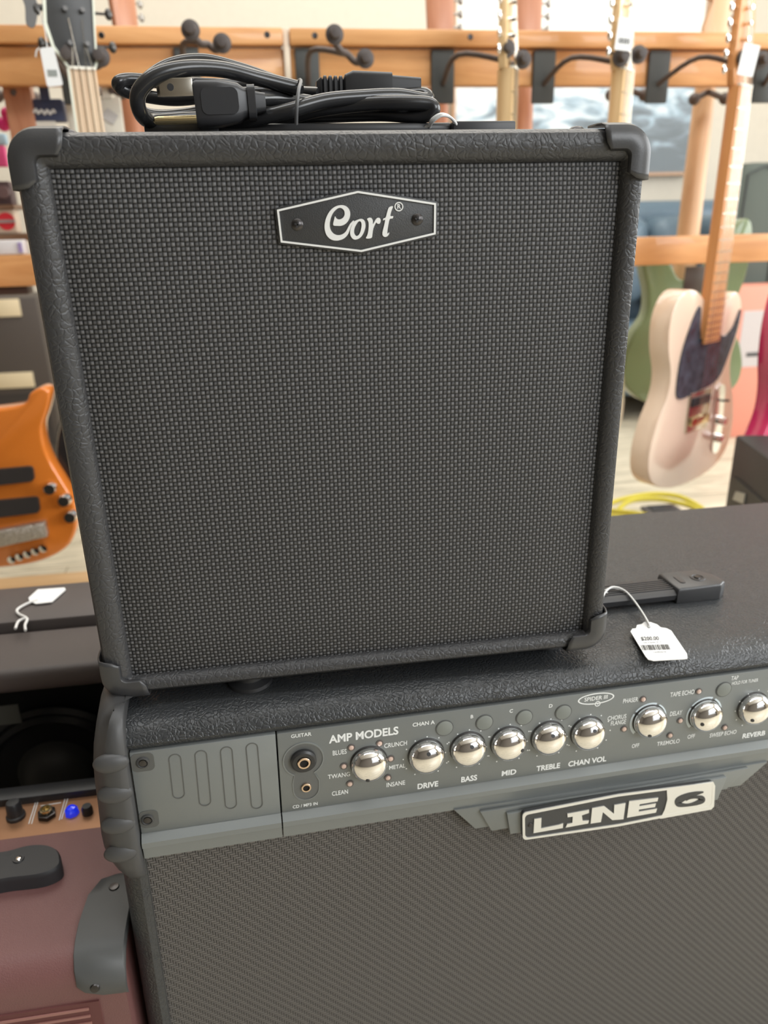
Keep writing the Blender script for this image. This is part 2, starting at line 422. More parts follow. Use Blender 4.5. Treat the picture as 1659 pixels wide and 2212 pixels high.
for cx, cy in ((320, 385), (1347, 365)):
    p = F(cx, cy, .0022)
    sc = MB().lathe([(.0034, 0), (.0034, .0005), (.0026, .0013), (.0012, .0017), (.0001, .0018)], p, (0, -1, 0), 20)
    sc.build('screw', SCREW, badge)
    q = MB(); px_, py_, pz_ = p
    for a in (20, 110):
        M = Matrix.Translation((px_, py_-.0017, pz_)) @ Matrix.Rotation(R(a), 4, 'Y')
        q.box((-.0018, -.0002, -.0004), (.0018, .0002, .0004), M)
    q.build('screw_cross', BLK, badge)

# ================================================================== power cable on top
pc = thing('power_cable', 'coiled black power cable lying on top of the small amplifier', 'cable', (0, .09, .365))
IPC = Matrix.Translation((0, -.09, -.365))
def cp(pts, n=8):
    return [tuple(IPC @ at(u, v, Y)) for u, v, Y in catmull(pts, n)]
c1 = MB()
rC = .0046
c1.tube(cp([(640, 190, .085), (560, 170, .08), (480, 150, .07), (400, 148, .06), (335, 165, .055), (300, 200, .055), (302, 240, .06), (330, 262, .075), (420, 258, .09), (560, 258, .10), (700, 250, .10), (820, 246, .09), (905, 250, .08), (935, 240, .075), (925, 225, .075), (860, 222, .075), (780, 225, .08), (680, 238, .085), (600, 262, .09)]), rC, 14)
c1.tube(cp([(650, 200, .095), (600, 180, .10), (520, 152, .10), (440, 133, .10), (370, 142, .095), (318, 175, .09), (296, 215, .085), (318, 250, .085), (400, 250, .10), (520, 225, .115), (640, 215, .115), (760, 215, .11), (860, 208, .10), (915, 205, .095), (918, 216, .09), (860, 207, .085), (780, 210, .08), (700, 218, .075), (620, 240, .07), (540, 258, .075), (470, 262, .08)]), rC, 14)
c1.tube(cp([(690, 203, .10), (600, 200, .12), (480, 205, .13), (380, 215, .135), (300, 205, .135), (262, 192, .13), (256, 178, .125), (285, 172, .13), (380, 180, .14), (500, 185, .14), (620, 195, .13), (700, 210, .12)]), rC*.9, 14)
c1.tube(cp([(560, 213, .075), (620, 215, .09), (700, 225, .10), (800, 235, .10), (880, 238, .10)]), rC, 14)
c1.build('cord', CORD, pc)
# plug
def frame_px(u0, v0, u1, v1, Y0, Y1=None, toward=(0, -1, 0)):
    """matrix whose x axis runs from one point to another, -y faces the viewer"""
    a = at(u0, v0, Y0); b = at(u1, v1, Y0 if Y1 is None else Y1)
    x = (b-a); L = x.length; x.normalize(); y = -Vector(toward); y = (y-x*y.dot(x)).normalized(); z = x.cross(y)
    M = Matrix((x, y, z)).transposed().to_4x4(); M.translation = a
    return M, L
M, L = frame_px(423, 226, 560, 222, .064)
M = IPC @ M
pl = MB()
secs = [(0, .0125, .0105), (.002, .0132, .0110), (.014, .0128, .0110), (.026, .0105, .0100), (.029, .0085, .008), (L*.82, .0078, .0078), (L*.82+.0001, .0095, .0090), (L*.94, .0095, .0090), (L*.95, .006, .006), (L*1.1, .0050, .0050)]
rs = []
for x, hz, hy in secs:
    rs.append([tuple(M @ Vector((x, b, a))) for a, b in rrect(-hz, hz, -hy, hy, min(hz, hy)*.45)])
pl.rings(rs)
pl_o = pl.build('plug', mat('plug_plastic', (.03, .03, .032), .35), pc, bevel=0)
kp = MB()
for z0 in (.0035,):
    kp.box((-.0195, -.0095, z0), (0, -.0080, z0+.0098), M)
kp.box((-.0225, .004, z0+.002), (0, .0055, z0+.0105), M)
kp.build('prong', NICK, pl_o, bevel=.0004)
MB().cyl(M @ Vector((-.0130, -.0099, z0+.0049)), M @ Vector((-.0130, -.0094, z0+.0049)), .0020, None, 16).build('prong_hole', BLK, pl_o)
MB().tube([M @ Vector((x, -.003, -.0085)) for x in (-.0262, -.0252, -.0232, 0)], [.0006, .0020, .0025, .0025], 14).build('ground_pin', GOLDP, pl_o)
gp = MB(); gp.prism(rrect(.004, .026, -.0070, .0075, .004), -.0116, -.0106, lambda x, z, d: M @ Vector((x, d, z)))
gp.build('finger_grip', mat('plug_plastic2', (.022, .022, .024), .5), pl_o)
# socket end
M, L = frame_px(683, 193, 905, 197, .105); M = IPC @ M
cn = MB(); rs = []
k = 0
for x, hz, hy in [(0, .0045, .0045), (.003, .0068, .0065)] + [(.004+.0035*i+d, (.0076 if o else .0055), .0070 if o else .005) for i in range(4) for d, o in ((0, 0), (.0008, 1), (.0024, 1), (.0032, 0))] + [(.019, .0085, .008), (.024, .0105, .0095), (.050, .0100, .0095), (.0501, .0085, .008), (L, .0075, .0075)]:
    rs.append([tuple(M @ Vector((x, b, a))) for a, b in rrect(-hz, hz, -hy, hy, min(hz, hy)*.3, 3)])
cn.rings(rs).build('socket_connector', mat('plug_plastic', (.03, .03, .032), .35), pc)
tt = MB(); tt.tube([IPC @ at(u, v, Y) for u, v, Y in catmull([(640, 268, .065), (641, 230, .058), (645, 195, .06), (650, 176, .075), (646, 174, .09), (638, 190, .12), (634, 230, .13), (636, 266, .11)], 6)], .0011, 8)
tt.build('twist_tie', mat('grey_twist_tie', (.14, .14, .14), .5), pc)

sl = MB()
for k, (a, b) in enumerate(((0, 0), (4, 3))):
    sl.tube([at(u+a, v+b, Y) for u, v, Y in catmull([(905+20*k, 276, .080), (925, 272-2*k, .076), (933, 258, .070), (950, 247, .068), (968, 250, .070), (981, 264, .072), (984, 279, .078)], 7)], .0009, 8)
o = sl.build('tag_string', STRING)
tag(o, 'white string loop tied round the handle of the small amplifier', 'string')

# ================================================================== large amplifier
LO = Vector((-.1645, -.0250, -.0307)); LROT = (0, ROLL, YAW)
LM = (Matrix.Rotation(YAW, 4, 'Z') @ Matrix.Rotation(ROLL, 4, 'Y')); LM.translation = LO
LI = LM.inverted()
big = thing('guitar_amplifier', 'large black amplifier with grey control panel and chrome knobs, carrying the small amplifier', 'amplifier', LO, LROT)
def PL(u, v, b=0.0):                    # local point on the big amp's plane y = b
    o = LI @ CAM; d = (LI.to_3x3() @ ray(u, v)); return o + d*((b-o.y)/d.y)
def PT(u, v, z=0.0186):                 # local point on a horizontal plane of the big amp
    o = LI @ CAM; d = (LI.to_3x3() @ ray(u, v)); return o + d*((z-o.z)/d.z)
def pfn(b, s=1):                        # pixel-traced outline -> plane y = b - d
    return lambda u, v, d: PL(u, v, b)+Vector((0, -d, 0))
BW, BB = .760, -.470
rim6 = [(0, .030), (.02, .020), (.10, .011), (.25, .0045), (.5, .0008), (.75, -.001), (1, .001), (1.01, .012)]
sh = MB(); front_shell(sh, -.0215, BW, BB, .0186, (.0205, .0205, .0180, .0200), rim6, .012, .290)
sh.build('cabinet', TOLEX6, big)
MB().add([(-.002, .004, BB+.018), (BW-.019, .004, BB+.018), (BW-.019, .004, -.075), (-.002, .004, -.075)], [(0, 1, 2, 3)]).build('grille_cloth', GRILLE6, big)
# legs under the cabinet down to the floor
for x in (.03, BW-.06):
    for y in (.05, .24):
        wz = (LM @ Vector((x, y, BB))).z-FZ
        MB().lathe([(.020, 0), (.018, wz), (.0001, wz)], (x, y, BB), (LM.to_3x3().inverted() @ Vector((0, 0, -1))), 20).build('foot', RUB, big)
# control panel
pz = -.0700; XD = PL(602, 1670).x
cp_ = MB().box((XD+.0005, -.0012, pz), (BW-.021, .006, -.0006)).build('control_panel', PANEL, big, bevel=.0006)
ep = MB().box((-.0006, -.0012, pz), (XD-.0005, .006, -.0006)).build('end_panel', PANEL, big, bevel=.0006)
# moulding under the panels, in two lengths
for i, (a, b_) in enumerate(((-.0006, XD-.0005), (XD+.0005, BW-.021))):
    prof = [(-.0005, pz), (-.0022, pz-.001), (-.0062, pz-.0045), (-.0062, pz-.0088), (-.0042, pz-.0102), (-.0026, pz-.0212), (.005, pz-.0212), (.005, pz)]
    MB().rings([[(a, y, z) for y, z in prof], [(b_, y, z) for y, z in prof]]).build('panel_moulding', PANEL, big, angle=25)
# slots (raised pills) on the end panel
def pill(p0, p1, r, n=10):
    a = Vector(p0); b = Vector(p1); t = (b-a).normalized(); nr = Vector((-t.y, t.x)); o = []
    for c, s0 in ((b, -1), (a, 1)):
        for k in range(n+1):
            th = pi*k/n
            o.append(tuple(c + (nr*cos(th)*(-s0) + t*sin(th)*(-s0))*r))
    return o
xz = lambda y0: (lambda x, z, d: (x, y0-d, z))
GROOVE = mat('panel_groove', (.10, .103, .10), .5, .2)
for (u0, v0, u1, v1) in ((378, 1637, 386, 1712), (434, 1629, 443, 1728), (489, 1621, 499, 1734), (544, 1613, 555, 1734)):
    a = PL(u0, v0); b = PL(u1, v1)
    P = pill((a.x, a.z), (b.x, b.z), .0036)
    sl_ = MB(); P2 = pill((a.x, a.z), (b.x, b.z), .0043)
    sl_.ringprism(P2, P, .0000, .0007, xz(-.0008)).build('slot_rim', GROOVE, ep)
for (u, v, s) in ((309, 1644, 1), (319, 1767, -1)):
    c = PL(u, v)
    MB().prism(rrect(-.0004, c.x+.0075, min(c.z-.0075, c.z+.0075), max(c.z-.0075, c.z+.0075), .004), 0, .0004, xz(-.0011)).build('screw_recess', GROOVE, ep)
    MB().lathe([(.0045, 0), (.0044, .0010), (.0034, .0014), (.0030, .0006)], (c.x, -.0014, c.z), (0, -1, 0), 24).build('screw_ring', mat('screw_socket', (.05, .05, .05), .4), ep)
    MB().lathe([(.0030, 0), (.0024, .0012), (.0001, .0016)], (c.x, -.0014, c.z), (0, -1, 0), 20).build('screw', SCREW, ep)
# jack recess
a = PL(655, 1638); b = PL(661, 1697)
def keyhole(k):
    o = []
    r1, r2 = .0142*k+.000, .0092*k
    for t in range(-60, 241, 12): o.append((a.x+r1*cos(R(t)), a.z+r1*sin(R(t))))
    o += [(b.x-r2*1.02, b.z+r2*.5)]
    for t in range(180, 361, 15): o.append((b.x+r2*cos(R(t)), b.z-.002+r2*sin(R(t))))
    o += [(b.x+r2*1.02, b.z+r2*.5)]
    return o
MB().ringprism(keyhole(1.05), keyhole(.98), 0, .0009, xz(-.0010)).build('jack_recess_rim', PANEL, cp_)
MB().prism(keyhole(.985), 0, .0003, xz(-.0011)).build('jack_recess', mat('recess_grey', (.13, .135, .133), .5, .2), cp_)
MB().lathe([(.0092, 0), (.0092, .003), (.0078, .0042), (.0052, .0044), (.0046, .0030), (.0046, 0)], (a.x, -.001, a.z), (0, -1, 0), 32).build('jack_collar', RUB, cp_)
def jack(c, r):
    MB().lathe([(r, 0), (r, .0014), (r*.92, .0018), (r*.68, .0018), (r*.66, .0004)], c, (0, -1, 0), 28).build('jack_ring', mat('copper_nickel', (.72, .55, .42), .2, 1), cp_)
    MB().lathe([(r*.7, 0), (.0001, .00005)], (c[0], c[1]-.0006, c[2]), (0, -1, 0), 20).build('jack_hole', mat('hole_black', (.004, .004, .004), .8), cp_)
jack((a.x, -.0045, a.z), .0047); jack((b.x, -.0012, b.z), .0037)
# knobs
KN = [(797, 1650, 250), (921, 1633, 95), (1011, 1618, 90), (1098, 1606, -10), (1185, 1594, 95), (1270, 1584, 85), (1404, 1558, 240), (1524, 1545, 190), (1629, 1530, 215)]
kpos = []
for u, v, ang in KN:
    p = PL(u+1, v+1, -.004); kpos.append(p)
    MB().lathe([(.0141, -.0008), (.0141, .0004), (.0134, .0004)], (p.x, -.0012, p.z), (0, -1, 0), 36).build('knob_well', mat('well_dark', (.03, .03, .03), .4), cp_)
    kb = MB()
    prof = [(.0131, 0), (.0135, .0010), (.0135, .0036)] + [(.0134*cos(t*pi/2/9), .0036+.0086*sin(t*pi/2/9)) for t in range(1, 10)]
    kb.lathe(prof, (p.x, -.0014, p.z), (0, -1, 0), 40)
    ko = kb.build('knob', CHROME, cp_, angle=60)
    t = R(ang); q = Vector((p.x+.0082*cos(t), -.0014-.0036-.0086*.79, p.z+.0082*sin(t)))
    nrm = Vector((.0082*cos(t)*.62, -.8*.0135, .0082*sin(t)*.62)).normalized()
    MB().lathe([(.0015, -.0003), (.0015, .0004), (.0001, .00045)], q, nrm, 16).build('pointer_dot', BLK, ko)
BOD = [(959, 1570), (1045, 1558), (1131, 1547), (1215, 1536), (1561, 1487)]
for u, v in BOD:
    p = PL(u, v)
    MB().lathe([(.0068, 0), (.0068, .0007), (.0062, .0007)], (p.x, -.0011, p.z), (0, -1, 0), 28).build('button_ring', GROOVE, cp_)
    MB().lathe([(.0062, 0), (.0061, .0009), (.0050, .0013), (.0001, .0014)], (p.x, -.0012, p.z), (0, -1, 0), 28).build('button', BTN, cp_)
for u, v in ((758, 1612), (742, 1652), (755, 1690), (819, 1603), (843, 1636), (837, 1677), (1387, 1508), (1346, 1572), (1445, 1586), (1507, 1491), (1467, 1554), (1563, 1569)):
    p = PL(u, v)
    lb = MB().lathe([(.0029, 0), (.0028, .0008), (.0020, .0008)], (p.x, -.0011, p.z), (0, -1, 0), 20).build('led_bezel', mat('bezel_brown', (.10, .085, .08), .4), cp_)
    MB().lathe([(.0021, 0), (.0017, .0012), (.0001, .0018)], (p.x, -.0012, p.z), (0, -1, 0), 16).build('led_lens', LED, lb)
# printed lettering
lt = MB()
def put(s, u, v, cap, wid, bold=.01, z=-.00135):
    p = PL(u, v); k = (PL(u+10, v)-PL(u-10, v)).length/20
    capm = cap*k; size = capm/.70
    n = max(1, len(s)); natural = sum(.30 if c in 'I ' else (.36 if c in '/' else .64) for c in s)*size
    sx = wid*k/natural
    MB().text(s, lambda x, y: (p.x+x, z, p.z+y), size, bold=bold, sx=sx).build('printed_label', WHITEP, cp_)
for a_ in ((('GUITAR'), 650, 1586, 9, 43, .012), ('CD / MP3 IN', 659, 1737, 8, 54, .012), ('AMP MODELS', 786, 1586, 19, 148, .03),
           ('BLUES', 733, 1623, 12, 36), ('TWANG', 732, 1673, 11, 40), ('CLEAN', 734, 1710, 11, 36), ('CRUNCH', 854, 1606, 11, 45), ('METAL', 857, 1654, 10, 37), ('INSANE', 854, 1691, 11, 41),
           ('DRIVE', 923, 1694, 13, 47, .03), ('BASS', 1012, 1680, 13, 41, .03), ('MID', 1098, 1667, 12, 28, .03), ('TREBLE', 1183, 1655, 12, 58, .03), ('CHAN VOL', 1267, 1643, 12, 75, .03),
           ('CHAN A', 914, 1561, 9, 43, .02), ('B', 1018, 1546, 8, 7, .02), ('C', 1103, 1534, 8, 7, .02), ('D', 1188, 1523, 8, 7, .02),
           ('CHORUS', 1331, 1548, 10, 38), ('FLANGE', 1334, 1559, 10, 34), ('PHASER', 1360, 1511, 10, 35), ('OFF', 1371, 1609, 9, 17), ('TREMOLO', 1442, 1602, 9, 46),
           ('TAPE ECHO', 1472, 1496, 10, 52), ('DELAY', 1458, 1539, 10, 27), ('OFF', 1491, 1589, 9, 17), ('SWEEP ECHO', 1560, 1583, 9, 56),
           ('TAP', 1585, 1463, 9, 16), ('HOLD FOR TUNER', 1607, 1471, 7, 54), ('REVERB', 1626, 1585, 10, 54, .03)):
    put(*a_)
for i in (1, 2, 3, 4, 5, 8):
    c = PL(KN[i][0], KN[i][1]-2)
    dd = MB()
    for k in range(11):
        t = R(240-30*k); r = .0180
        dd.prism(circ(c.x+r*cos(t), c.z+r*.97*sin(t), .00055, 10), .0001, .0002, xz(-.0012))
    dd.build('dial_dots', WHITEP, cp_)
# ellipse emblem
lt = MB()
p = PL(1286, 1507); el = lambda rx, ry: [(p.x+rx*cos(2*pi*k/36), p.z+ry*sin(2*pi*k/36)+.04*rx*cos(2*pi*k/36)*0) for k in range(36)]
lt.ringprism(el(.0150, .0050), el(.0138, .0041), .0001, .0002, xz(-.0012))
lt.text('SPIDER III', lambda x, y: (p.x+x, -.00135, p.z+y+.0002), .0050, bold=.015, sx=.95)
q = PL(1289, 1518); lt.ringprism(circ(q.x, q.z, .0024), circ(q.x, q.z, .0017), .0001, .0003, xz(-.0012))
lt.prism([(q.x-.0009, q.z+.0008), (q.x+.0009, q.z+.0008), (q.x+.0002, q.z-.0012)], .0001, .0003, xz(-.0012))
lt.build('oval_emblem', WHITEP, cp_)
# effect arcs
ar = MB()
for i in (6, 7):
    c = PL(KN[i][0]-4, KN[i][1]-4)
    for t0, t1 in ((150, 222), (72, 142), (-5, 62)):
        n = 12; pts = [R(t0+(t1-t0)*k/n) for k in range(n+1)]
        w = lambda k: .0026 if t1 < 225 and t0 > 0 else .0008+.0012*k/n
        P = [(c.x+.0138*cos(t), c.z+.0138*sin(t)) for t in pts]+[(c.x+(.0138+w(n-k))*cos(t), c.z+(.0138+w(n-k))*sin(t)) for k, t in enumerate(reversed(pts))]
        ar.prism(P, .0001, .0002, xz(-.0012))
ar.build('dial_arcs', mat('pale_blue_print', (.62, .70, .74), .5), cp_)
# stepped fins behind the badge + badge
C5 = lambda x, y: (950+x/2.34, 1600+y/2.34)
fin = [([(72, 352), (180, 447), (1520, 228), (1659, 108), (1100, 200)], -.0005, .0040),
       ([(205, 362), (262, 458), (1450, 246), (1562, 138), (1100, 222)], -.0045, .0030),
       ([(340, 372), (356, 474), (1405, 300), (1452, 186), (1100, 240)], -.0075, .0030)]
fb = None
for P, b, d in fin:
    P2 = [PL(*C5(x, y), b-d) for x, y in P]
    fo = MB().prism([(p.x, p.z) for p in P2], 0, d, xz(b)).build('badge_fin', PANEL, big, bevel=.0006)
B0 = -.0108
def roundpoly(P, r, n=5):
    o = []; N = len(P)
    for i in range(N):
        a, b, c = Vector(P[i-1]), Vector(P[i]), Vector(P[(i+1) % N])
        p0 = b+(a-b).normalized()*r; p1 = b+(c-b).normalized()*r
        for k in range(n+1):
            t = k/n; o.append(tuple(p0*(1-t)**2+b*2*t*(1-t)+p1*t*t))
    return o
plate = [(416, 362), (900, 268), (1388, 206), (1384, 335), (900, 430), (418, 500)]
plate = roundpoly(plate[:1], 0) if 0 else roundpoly(plate, 22)
fn6 = lambda x, y, d: PL(*C5(x, y), B0-.003)+Vector((0, .003-d, 0))
nb = MB().prism(plate, 0, .0030, fn6).build('name_badge', PLATE, big)
cx, cy = 900, 352
inner = [(x+(12 if x < 900 else -12)*(abs(x-900) > 300)+0, y+(11 if y < cy-(x-900)*.155 else -11)) for x, y in plate]
MB().ringprism(plate, inner, .0028, .0038, fn6).build('badge_border', SILV, nb)
six_plate = [(1145, 240), (1380, 205), (1390, 225), (1384, 330), (1370, 345), (1112, 392), (1135, 345), (1148, 295)]
MB().prism(six_plate, .0028, .0037, fn6).build('badge_silver_end', SILV, nb)
lt = MB()
for P in ([(476, 393), (512, 387), (510, 440), (600, 422), (622, 414), (620, 438), (472, 464)],
          [(643, 366), (752, 346), (752, 362), (716, 374), (720, 402), (752, 400), (748, 415), (634, 436), (642, 418), (668, 412), (670, 380), (644, 384)],
          [(768, 338), (828, 327), (878, 366), (880, 322), (937, 312), (926, 394), (870, 398), (822, 358), (812, 408), (760, 416)],
          [(955, 303), (1102, 285), (1098, 303), (1008, 318), (1006, 328), (1090, 314), (1086, 332), (1004, 345), (1003, 356), (1096, 340), (1090, 360), (944, 386)]):
    lt.prism(P, .0028, .0038, fn6)
lt.build('badge_lettering', SILV, nb)
lt = MB()
ribbon(lt, [(1330, 256, 6), (1290, 264, 20), (1240, 280, 30), (1205, 300, 34), (1205, 318, 26), (1250, 322, 14), (1300, 310, 22), (1322, 293, 34), (1300, 282, 16), (1262, 286, 12), (1240, 297, 10)], .0036, .0040, fn6)
lt.build('badge_numeral', PLATE, nb)
for x, y in ((458, 426),):
    MB().lathe([(.0022, 0), (.0018, .0008), (.0001, .0010)], fn6(x, y, .0030), (0, -1, 0), 14).build('screw', SCREW, nb)

# corner grip ----------------------------------------------------
gm = MB(); rs = []
rows = [(1509, 262, 290, .020, .034), (1516, 244, 290, .014, .036), (1530, 226, 290, .007, .040), (1550, 211, 290, .001, .05), (1575, 203, 290, -.004, .06), (1620, 197, 291, -.008, .07), (1660, 196, 292, -.010, .07), (1700, 199, 294, -.011, .07), (1760, 207, 297, -.011, .07), (1820, 214, 300, -.011, .07), (1850, 221, 301, -.010, .07), (1872, 232, 302, -.008, .07), (1890, 246, 303, -.004, .07), (1897, 262, 303, .002, .07)]
for v, u0, u1, yf, yb in rows:
    a = PL(u0, v, yf+.008); b = PL(u1, v, yf); z = b.z
    x0, x1 = a.x, -.0016
    rs.append([(x, y, z) for x, y in [(x1, yb), (x1, yf+.012), (x1, yf+.002), (x1-.001, yf), (x1-.006, yf-.0008), (x0*.5+x1*.5, yf), (x0+.009, yf+.0025), (x0+.004, yf+.008), (x0+.001, yf+.014), (x0, yb*.7+yf*.3), (x0+.001, yb)]])
gm.rings(rs)
for u, v, yf in ((240, 1652, -.0085), (249, 1718, -.0095), (256, 1784, -.0095), (262, 1845, -.0090)):
    p = PL(u, v, yf)
    gm.sphere((p.x, yf+.0005, p.z+.001), (.0118, .0052, .0074), 24, 14)
gm.build('corner_grip', GRIPM, big, angle=60)

# handle on its lid
CB = [PT(u, v, .0315) for u, v in ((1427, 1241), (1464, 1275), (1576, 1264), (1537, 1234))]
hz = .0186
s0 = Vector(PT(1310, 1258, .027)); s1 = Vector(PT(1430, 1240, .027))
yl0 = PT(1465, 1303, .022).y
hx = CB[1].x; ya, yb_ = CB[1].y-.001, CB[0].y+.001; xe = CB[2].x
SA, SB_ = ya+.001, yb_-.001
MB().rings([[(x, y, z) for y, z in ((SA+.001, hz+.003), (SA, hz+.008), (SA+.004, hz+.0105), (SB_-.004, hz+.0105), (SB_, hz+.008), (SB_-.001, hz+.003))] for x in (.22, hx+.010)]).build('handle_strap', BLK, big)
rb = MB(); nw = (SB_-SA-.012)/6
for k in range(6): rb.box((.26, SA+.007+nw*k, hz+.0103), (hx+.002, SA+.007+nw*k+nw*.45, hz+.0114))
rb.build('handle_ribs', BLKM, big)
capp = [(hx, ya), (xe-.008, ya), (xe, ya+.006), (xe-.002, yb_-.014), (xe-.012, yb_), (hx, yb_)]
for mir in (0, 1):
    P = [((x if not mir else BW-.022-x), y) for x, y in capp]
    rr = []
    for z, k in ((hz, 1.0), (hz+.010, 1.0), (hz+.0135, .97), (hz+.0145, .90)):
        cx = sum(p[0] for p in P)/6; cy = sum(p[1] for p in P)/6
        rr.append([(cx+(x-cx)*k, cy+(y-cy)*k, z) for x, y in P])
    hc = MB().rings(rr).build('handle_cap', BLKM, big, bevel=.0008)
    if not mir:
        MB().lathe([(.0068, 0), (.0064, .0009), (.0050, .0009), (.0046, .0002)], ((hx+xe)/2+.004, (ya+yb_)/2, hz+.0143), (0, 0, 1), 24).build('screw_collar', BLKM, hc)
        MB().lathe([(.0034, 0), (.0028, .0014), (.0001, .0016)], ((hx+xe)/2+.004, (ya+yb_)/2, hz+.0143), (0, 0, 1), 18).build('screw', SCREW, hc)
        MB().prism(pill((hx+.011, ya+.012), (hx+.011, yb_-.012), .0026), 0, .0009, lambda x, y, d: (x, y, hz+.0142+d)).build('cap_ridge', BLKM, hc)

# price tag on its lid -------------------------------------------
def tag_outline():
    P = [(1362, 1364), (1366, 1358), (1374, 1357), (1376, 1350), (1386, 1348), (1392, 1343), (1406, 1344), (1420, 1349), (1427, 1355), (1440, 1357), (1450, 1362), (1484, 1412), (1485, 1422), (1478, 1423), (1412, 1427), (1400, 1424), (1394, 1417)]
    return P
TZ = .0225
def tfn(u, v, d):
    p = LM @ PT(u, v, TZ); lift = 0
    return p + LM.to_3x3() @ Vector((0, 0, d-.0012*0))
pt = thing('price_tag', 'white price tag reading $200.00 lying on the lid of the large amplifier', 'tag', tfn(1420, 1390, 0))
IT = Matrix.Translation(-pt.location)
tg = MB(); tg.prism(tag_outline(), -.0006, 0, lambda u, v, d: IT @ tfn(u, v, d))
card = tg.build('card', TAG, pt)
ink = MB()
ink.text('$200.00', lambda x, y: IT @ tfn(1404+x*1.0+(-y)*.20, 1380-y*.72+x*-.03, .0003), 15, bold=.015, sx=.80)
ink.text('Line 6 Spider III 15', lambda x, y: IT @ tfn(1409+x+(-y)*.2, 1388-y*.62+x*-.03, .0003), 6, sx=.85)
ink.text('16984676', lambda x, y: IT @ tfn(1425+x+(-y)*.2, 1409-y*.62+x*-.03, .0003), 6, sx=1.2)
x = 0
random.seed(3)
while x < 60:
    w = random.choice((1, 1.5, 2.4)); u = 1384+x; v = 1394-x*.03
    ink.prism([(u, v), (u+w, v), (u+w+5, v+11), (u+5, v+11)], .0002, .0003, lambda a, b, d: IT @ tfn(a, b, d)); x += w+random.choice((1, 1.6, 2.2))
ink.build('tag_print', INK, pt)
MB().prism(circ(1402, 1354, 3.2, 16), .0001, .0003, lambda u, v, d: IT @ tfn(u, v, d)).build('tag_hole', mat('hole_grey', (.2, .2, .2), .8), pt)
st = MB()
def L3(u, v, z): return IT @ (LM @ PT(u, v, z))
for P in ([(1402, 1354, .0235), (1393, 1335, .024), (1375, 1305, .027), (1352, 1280, .030), (1325, 1270, .032), (1306, 1275, .030)],
          [(1404, 1352, .0245), (1392, 1330, .026), (1370, 1298, .029), (1348, 1275, .032), (1322, 1268, .034), (1304, 1285, .032), (1300, 1306, .026)],
          [(1308, 1278, .031), (1318, 1288, .027), (1326, 1303, .023)]):
    st.tube([L3(*q) for q in catmull(P, 6)], .00075, 8)
st.build('string', STRING, pt)

# ================================================================== burgundy amplifier, lower left
bt = -.205
ba = thing('guitar_amplifier', 'burgundy amplifier with copper control strip, low on the left', 'amplifier', (-.36, .06, FZ))
IB = Matrix.Translation((.36, -.06, -FZ)); LW = lambda M_: M_
def B(mb, name, m, par=None, **k):
    mb.v = [tuple(IB @ Vector(v)) for v in mb.v]; return mb.build(name, m, par or ba, **k)
sec = [(.104, bt), (-.016, bt), (-.024, bt-.002), (-.031, bt-.008), (-.035, bt-.016), (-.036, bt-.026), (-.036, FZ+.012), (.17, FZ+.012), (.17, bt-.012), (.150, bt-.010), (.108, bt-.010)]
XR = -.1945
B(MB().rings([[(-.66, y, z) for y, z in sec], [(XR, y, z) for y, z in sec]]), 'cabinet', BURG)
cs = B(MB().box((-.655, .106, bt-.012), (XR-.003, .152, bt-.004)), 'control_strip', mat('copper_strip', (.42, .22, .12), .35, .55))
B(MB().box((-.66, .152, bt-.012), (XR, .17, bt+.004)), 'rear_edge', BLK, bevel=.002)
M_ = MB()
for z in [bt-.045-.0075*k for k in range(12)]:
    M_.box((-.6, -.0385, z), (XR-.028, -.036, z+.0022))
B(M_, 'grille_ribs', mat('burgundy_rib', (.30, .14, .12), .5))
B(MB().box((-.62, -.0375, bt-.16), (XR-.02, -.0355, bt-.038)), 'grille_panel', mat('burgundy_dark', (.12, .038, .035), .7))
# corner guard, right front
gP = [(180, 1935), (200, 1922), (232, 1920), (262, 1925), (270, 2060), (262, 2092), (205, 2090), (186, 2060), (180, 2000)]
gd = MB()
gpts = [(XR-.034, .050), (XR-.028, .060), (XR-.015, .064), (XR+.0015, .064)]
outl = [(XR-.038, -.005), (XR-.037, .030), (XR-.032, .050), (XR-.022, .058), (XR+.002, .060)]
rs = []
for y, z, x0 in ((.046, bt+.0005, XR-.016), (.041, bt+.0022, XR-.027), (.026, bt+.0025, XR-.0345), (0, bt+.0025, XR-.0365), (-.016, bt+.0022, XR-.036), (-.026, bt-.0008, XR-.0355), (-.034, bt-.008, XR-.0345), (-.0385, bt-.018, XR-.033), (-.0392, bt-.024, XR-.028), (-.0385, bt-.030, XR-.016)):
    rs.append([(x0, y+.001, z-.0025), (x0+.001, y, z), (x0+.01, y, z+.0004), (XR+.001, y, z), (XR+.0022, y, z-.002), (XR+.0022, y+.003, z-.006)])
B(gd.rings(rs), 'corner_guard', mat('grey_guard', (.07, .072, .072), .5), angle=50)
for p in ((XR-.014, .030, bt+.0026), ):
    B(MB().lathe([(.0042, 0), (.0036, .0012), (.0001, .0016)], p, (0, 0, 1), 18), 'screw', SCREW)
B(MB().lathe([(.0036, 0), (.003, .0012), (.0001, .0016)], (XR-.020, -.0392, bt-.022), (0, -1, .2), 18), 'screw', SCREW)
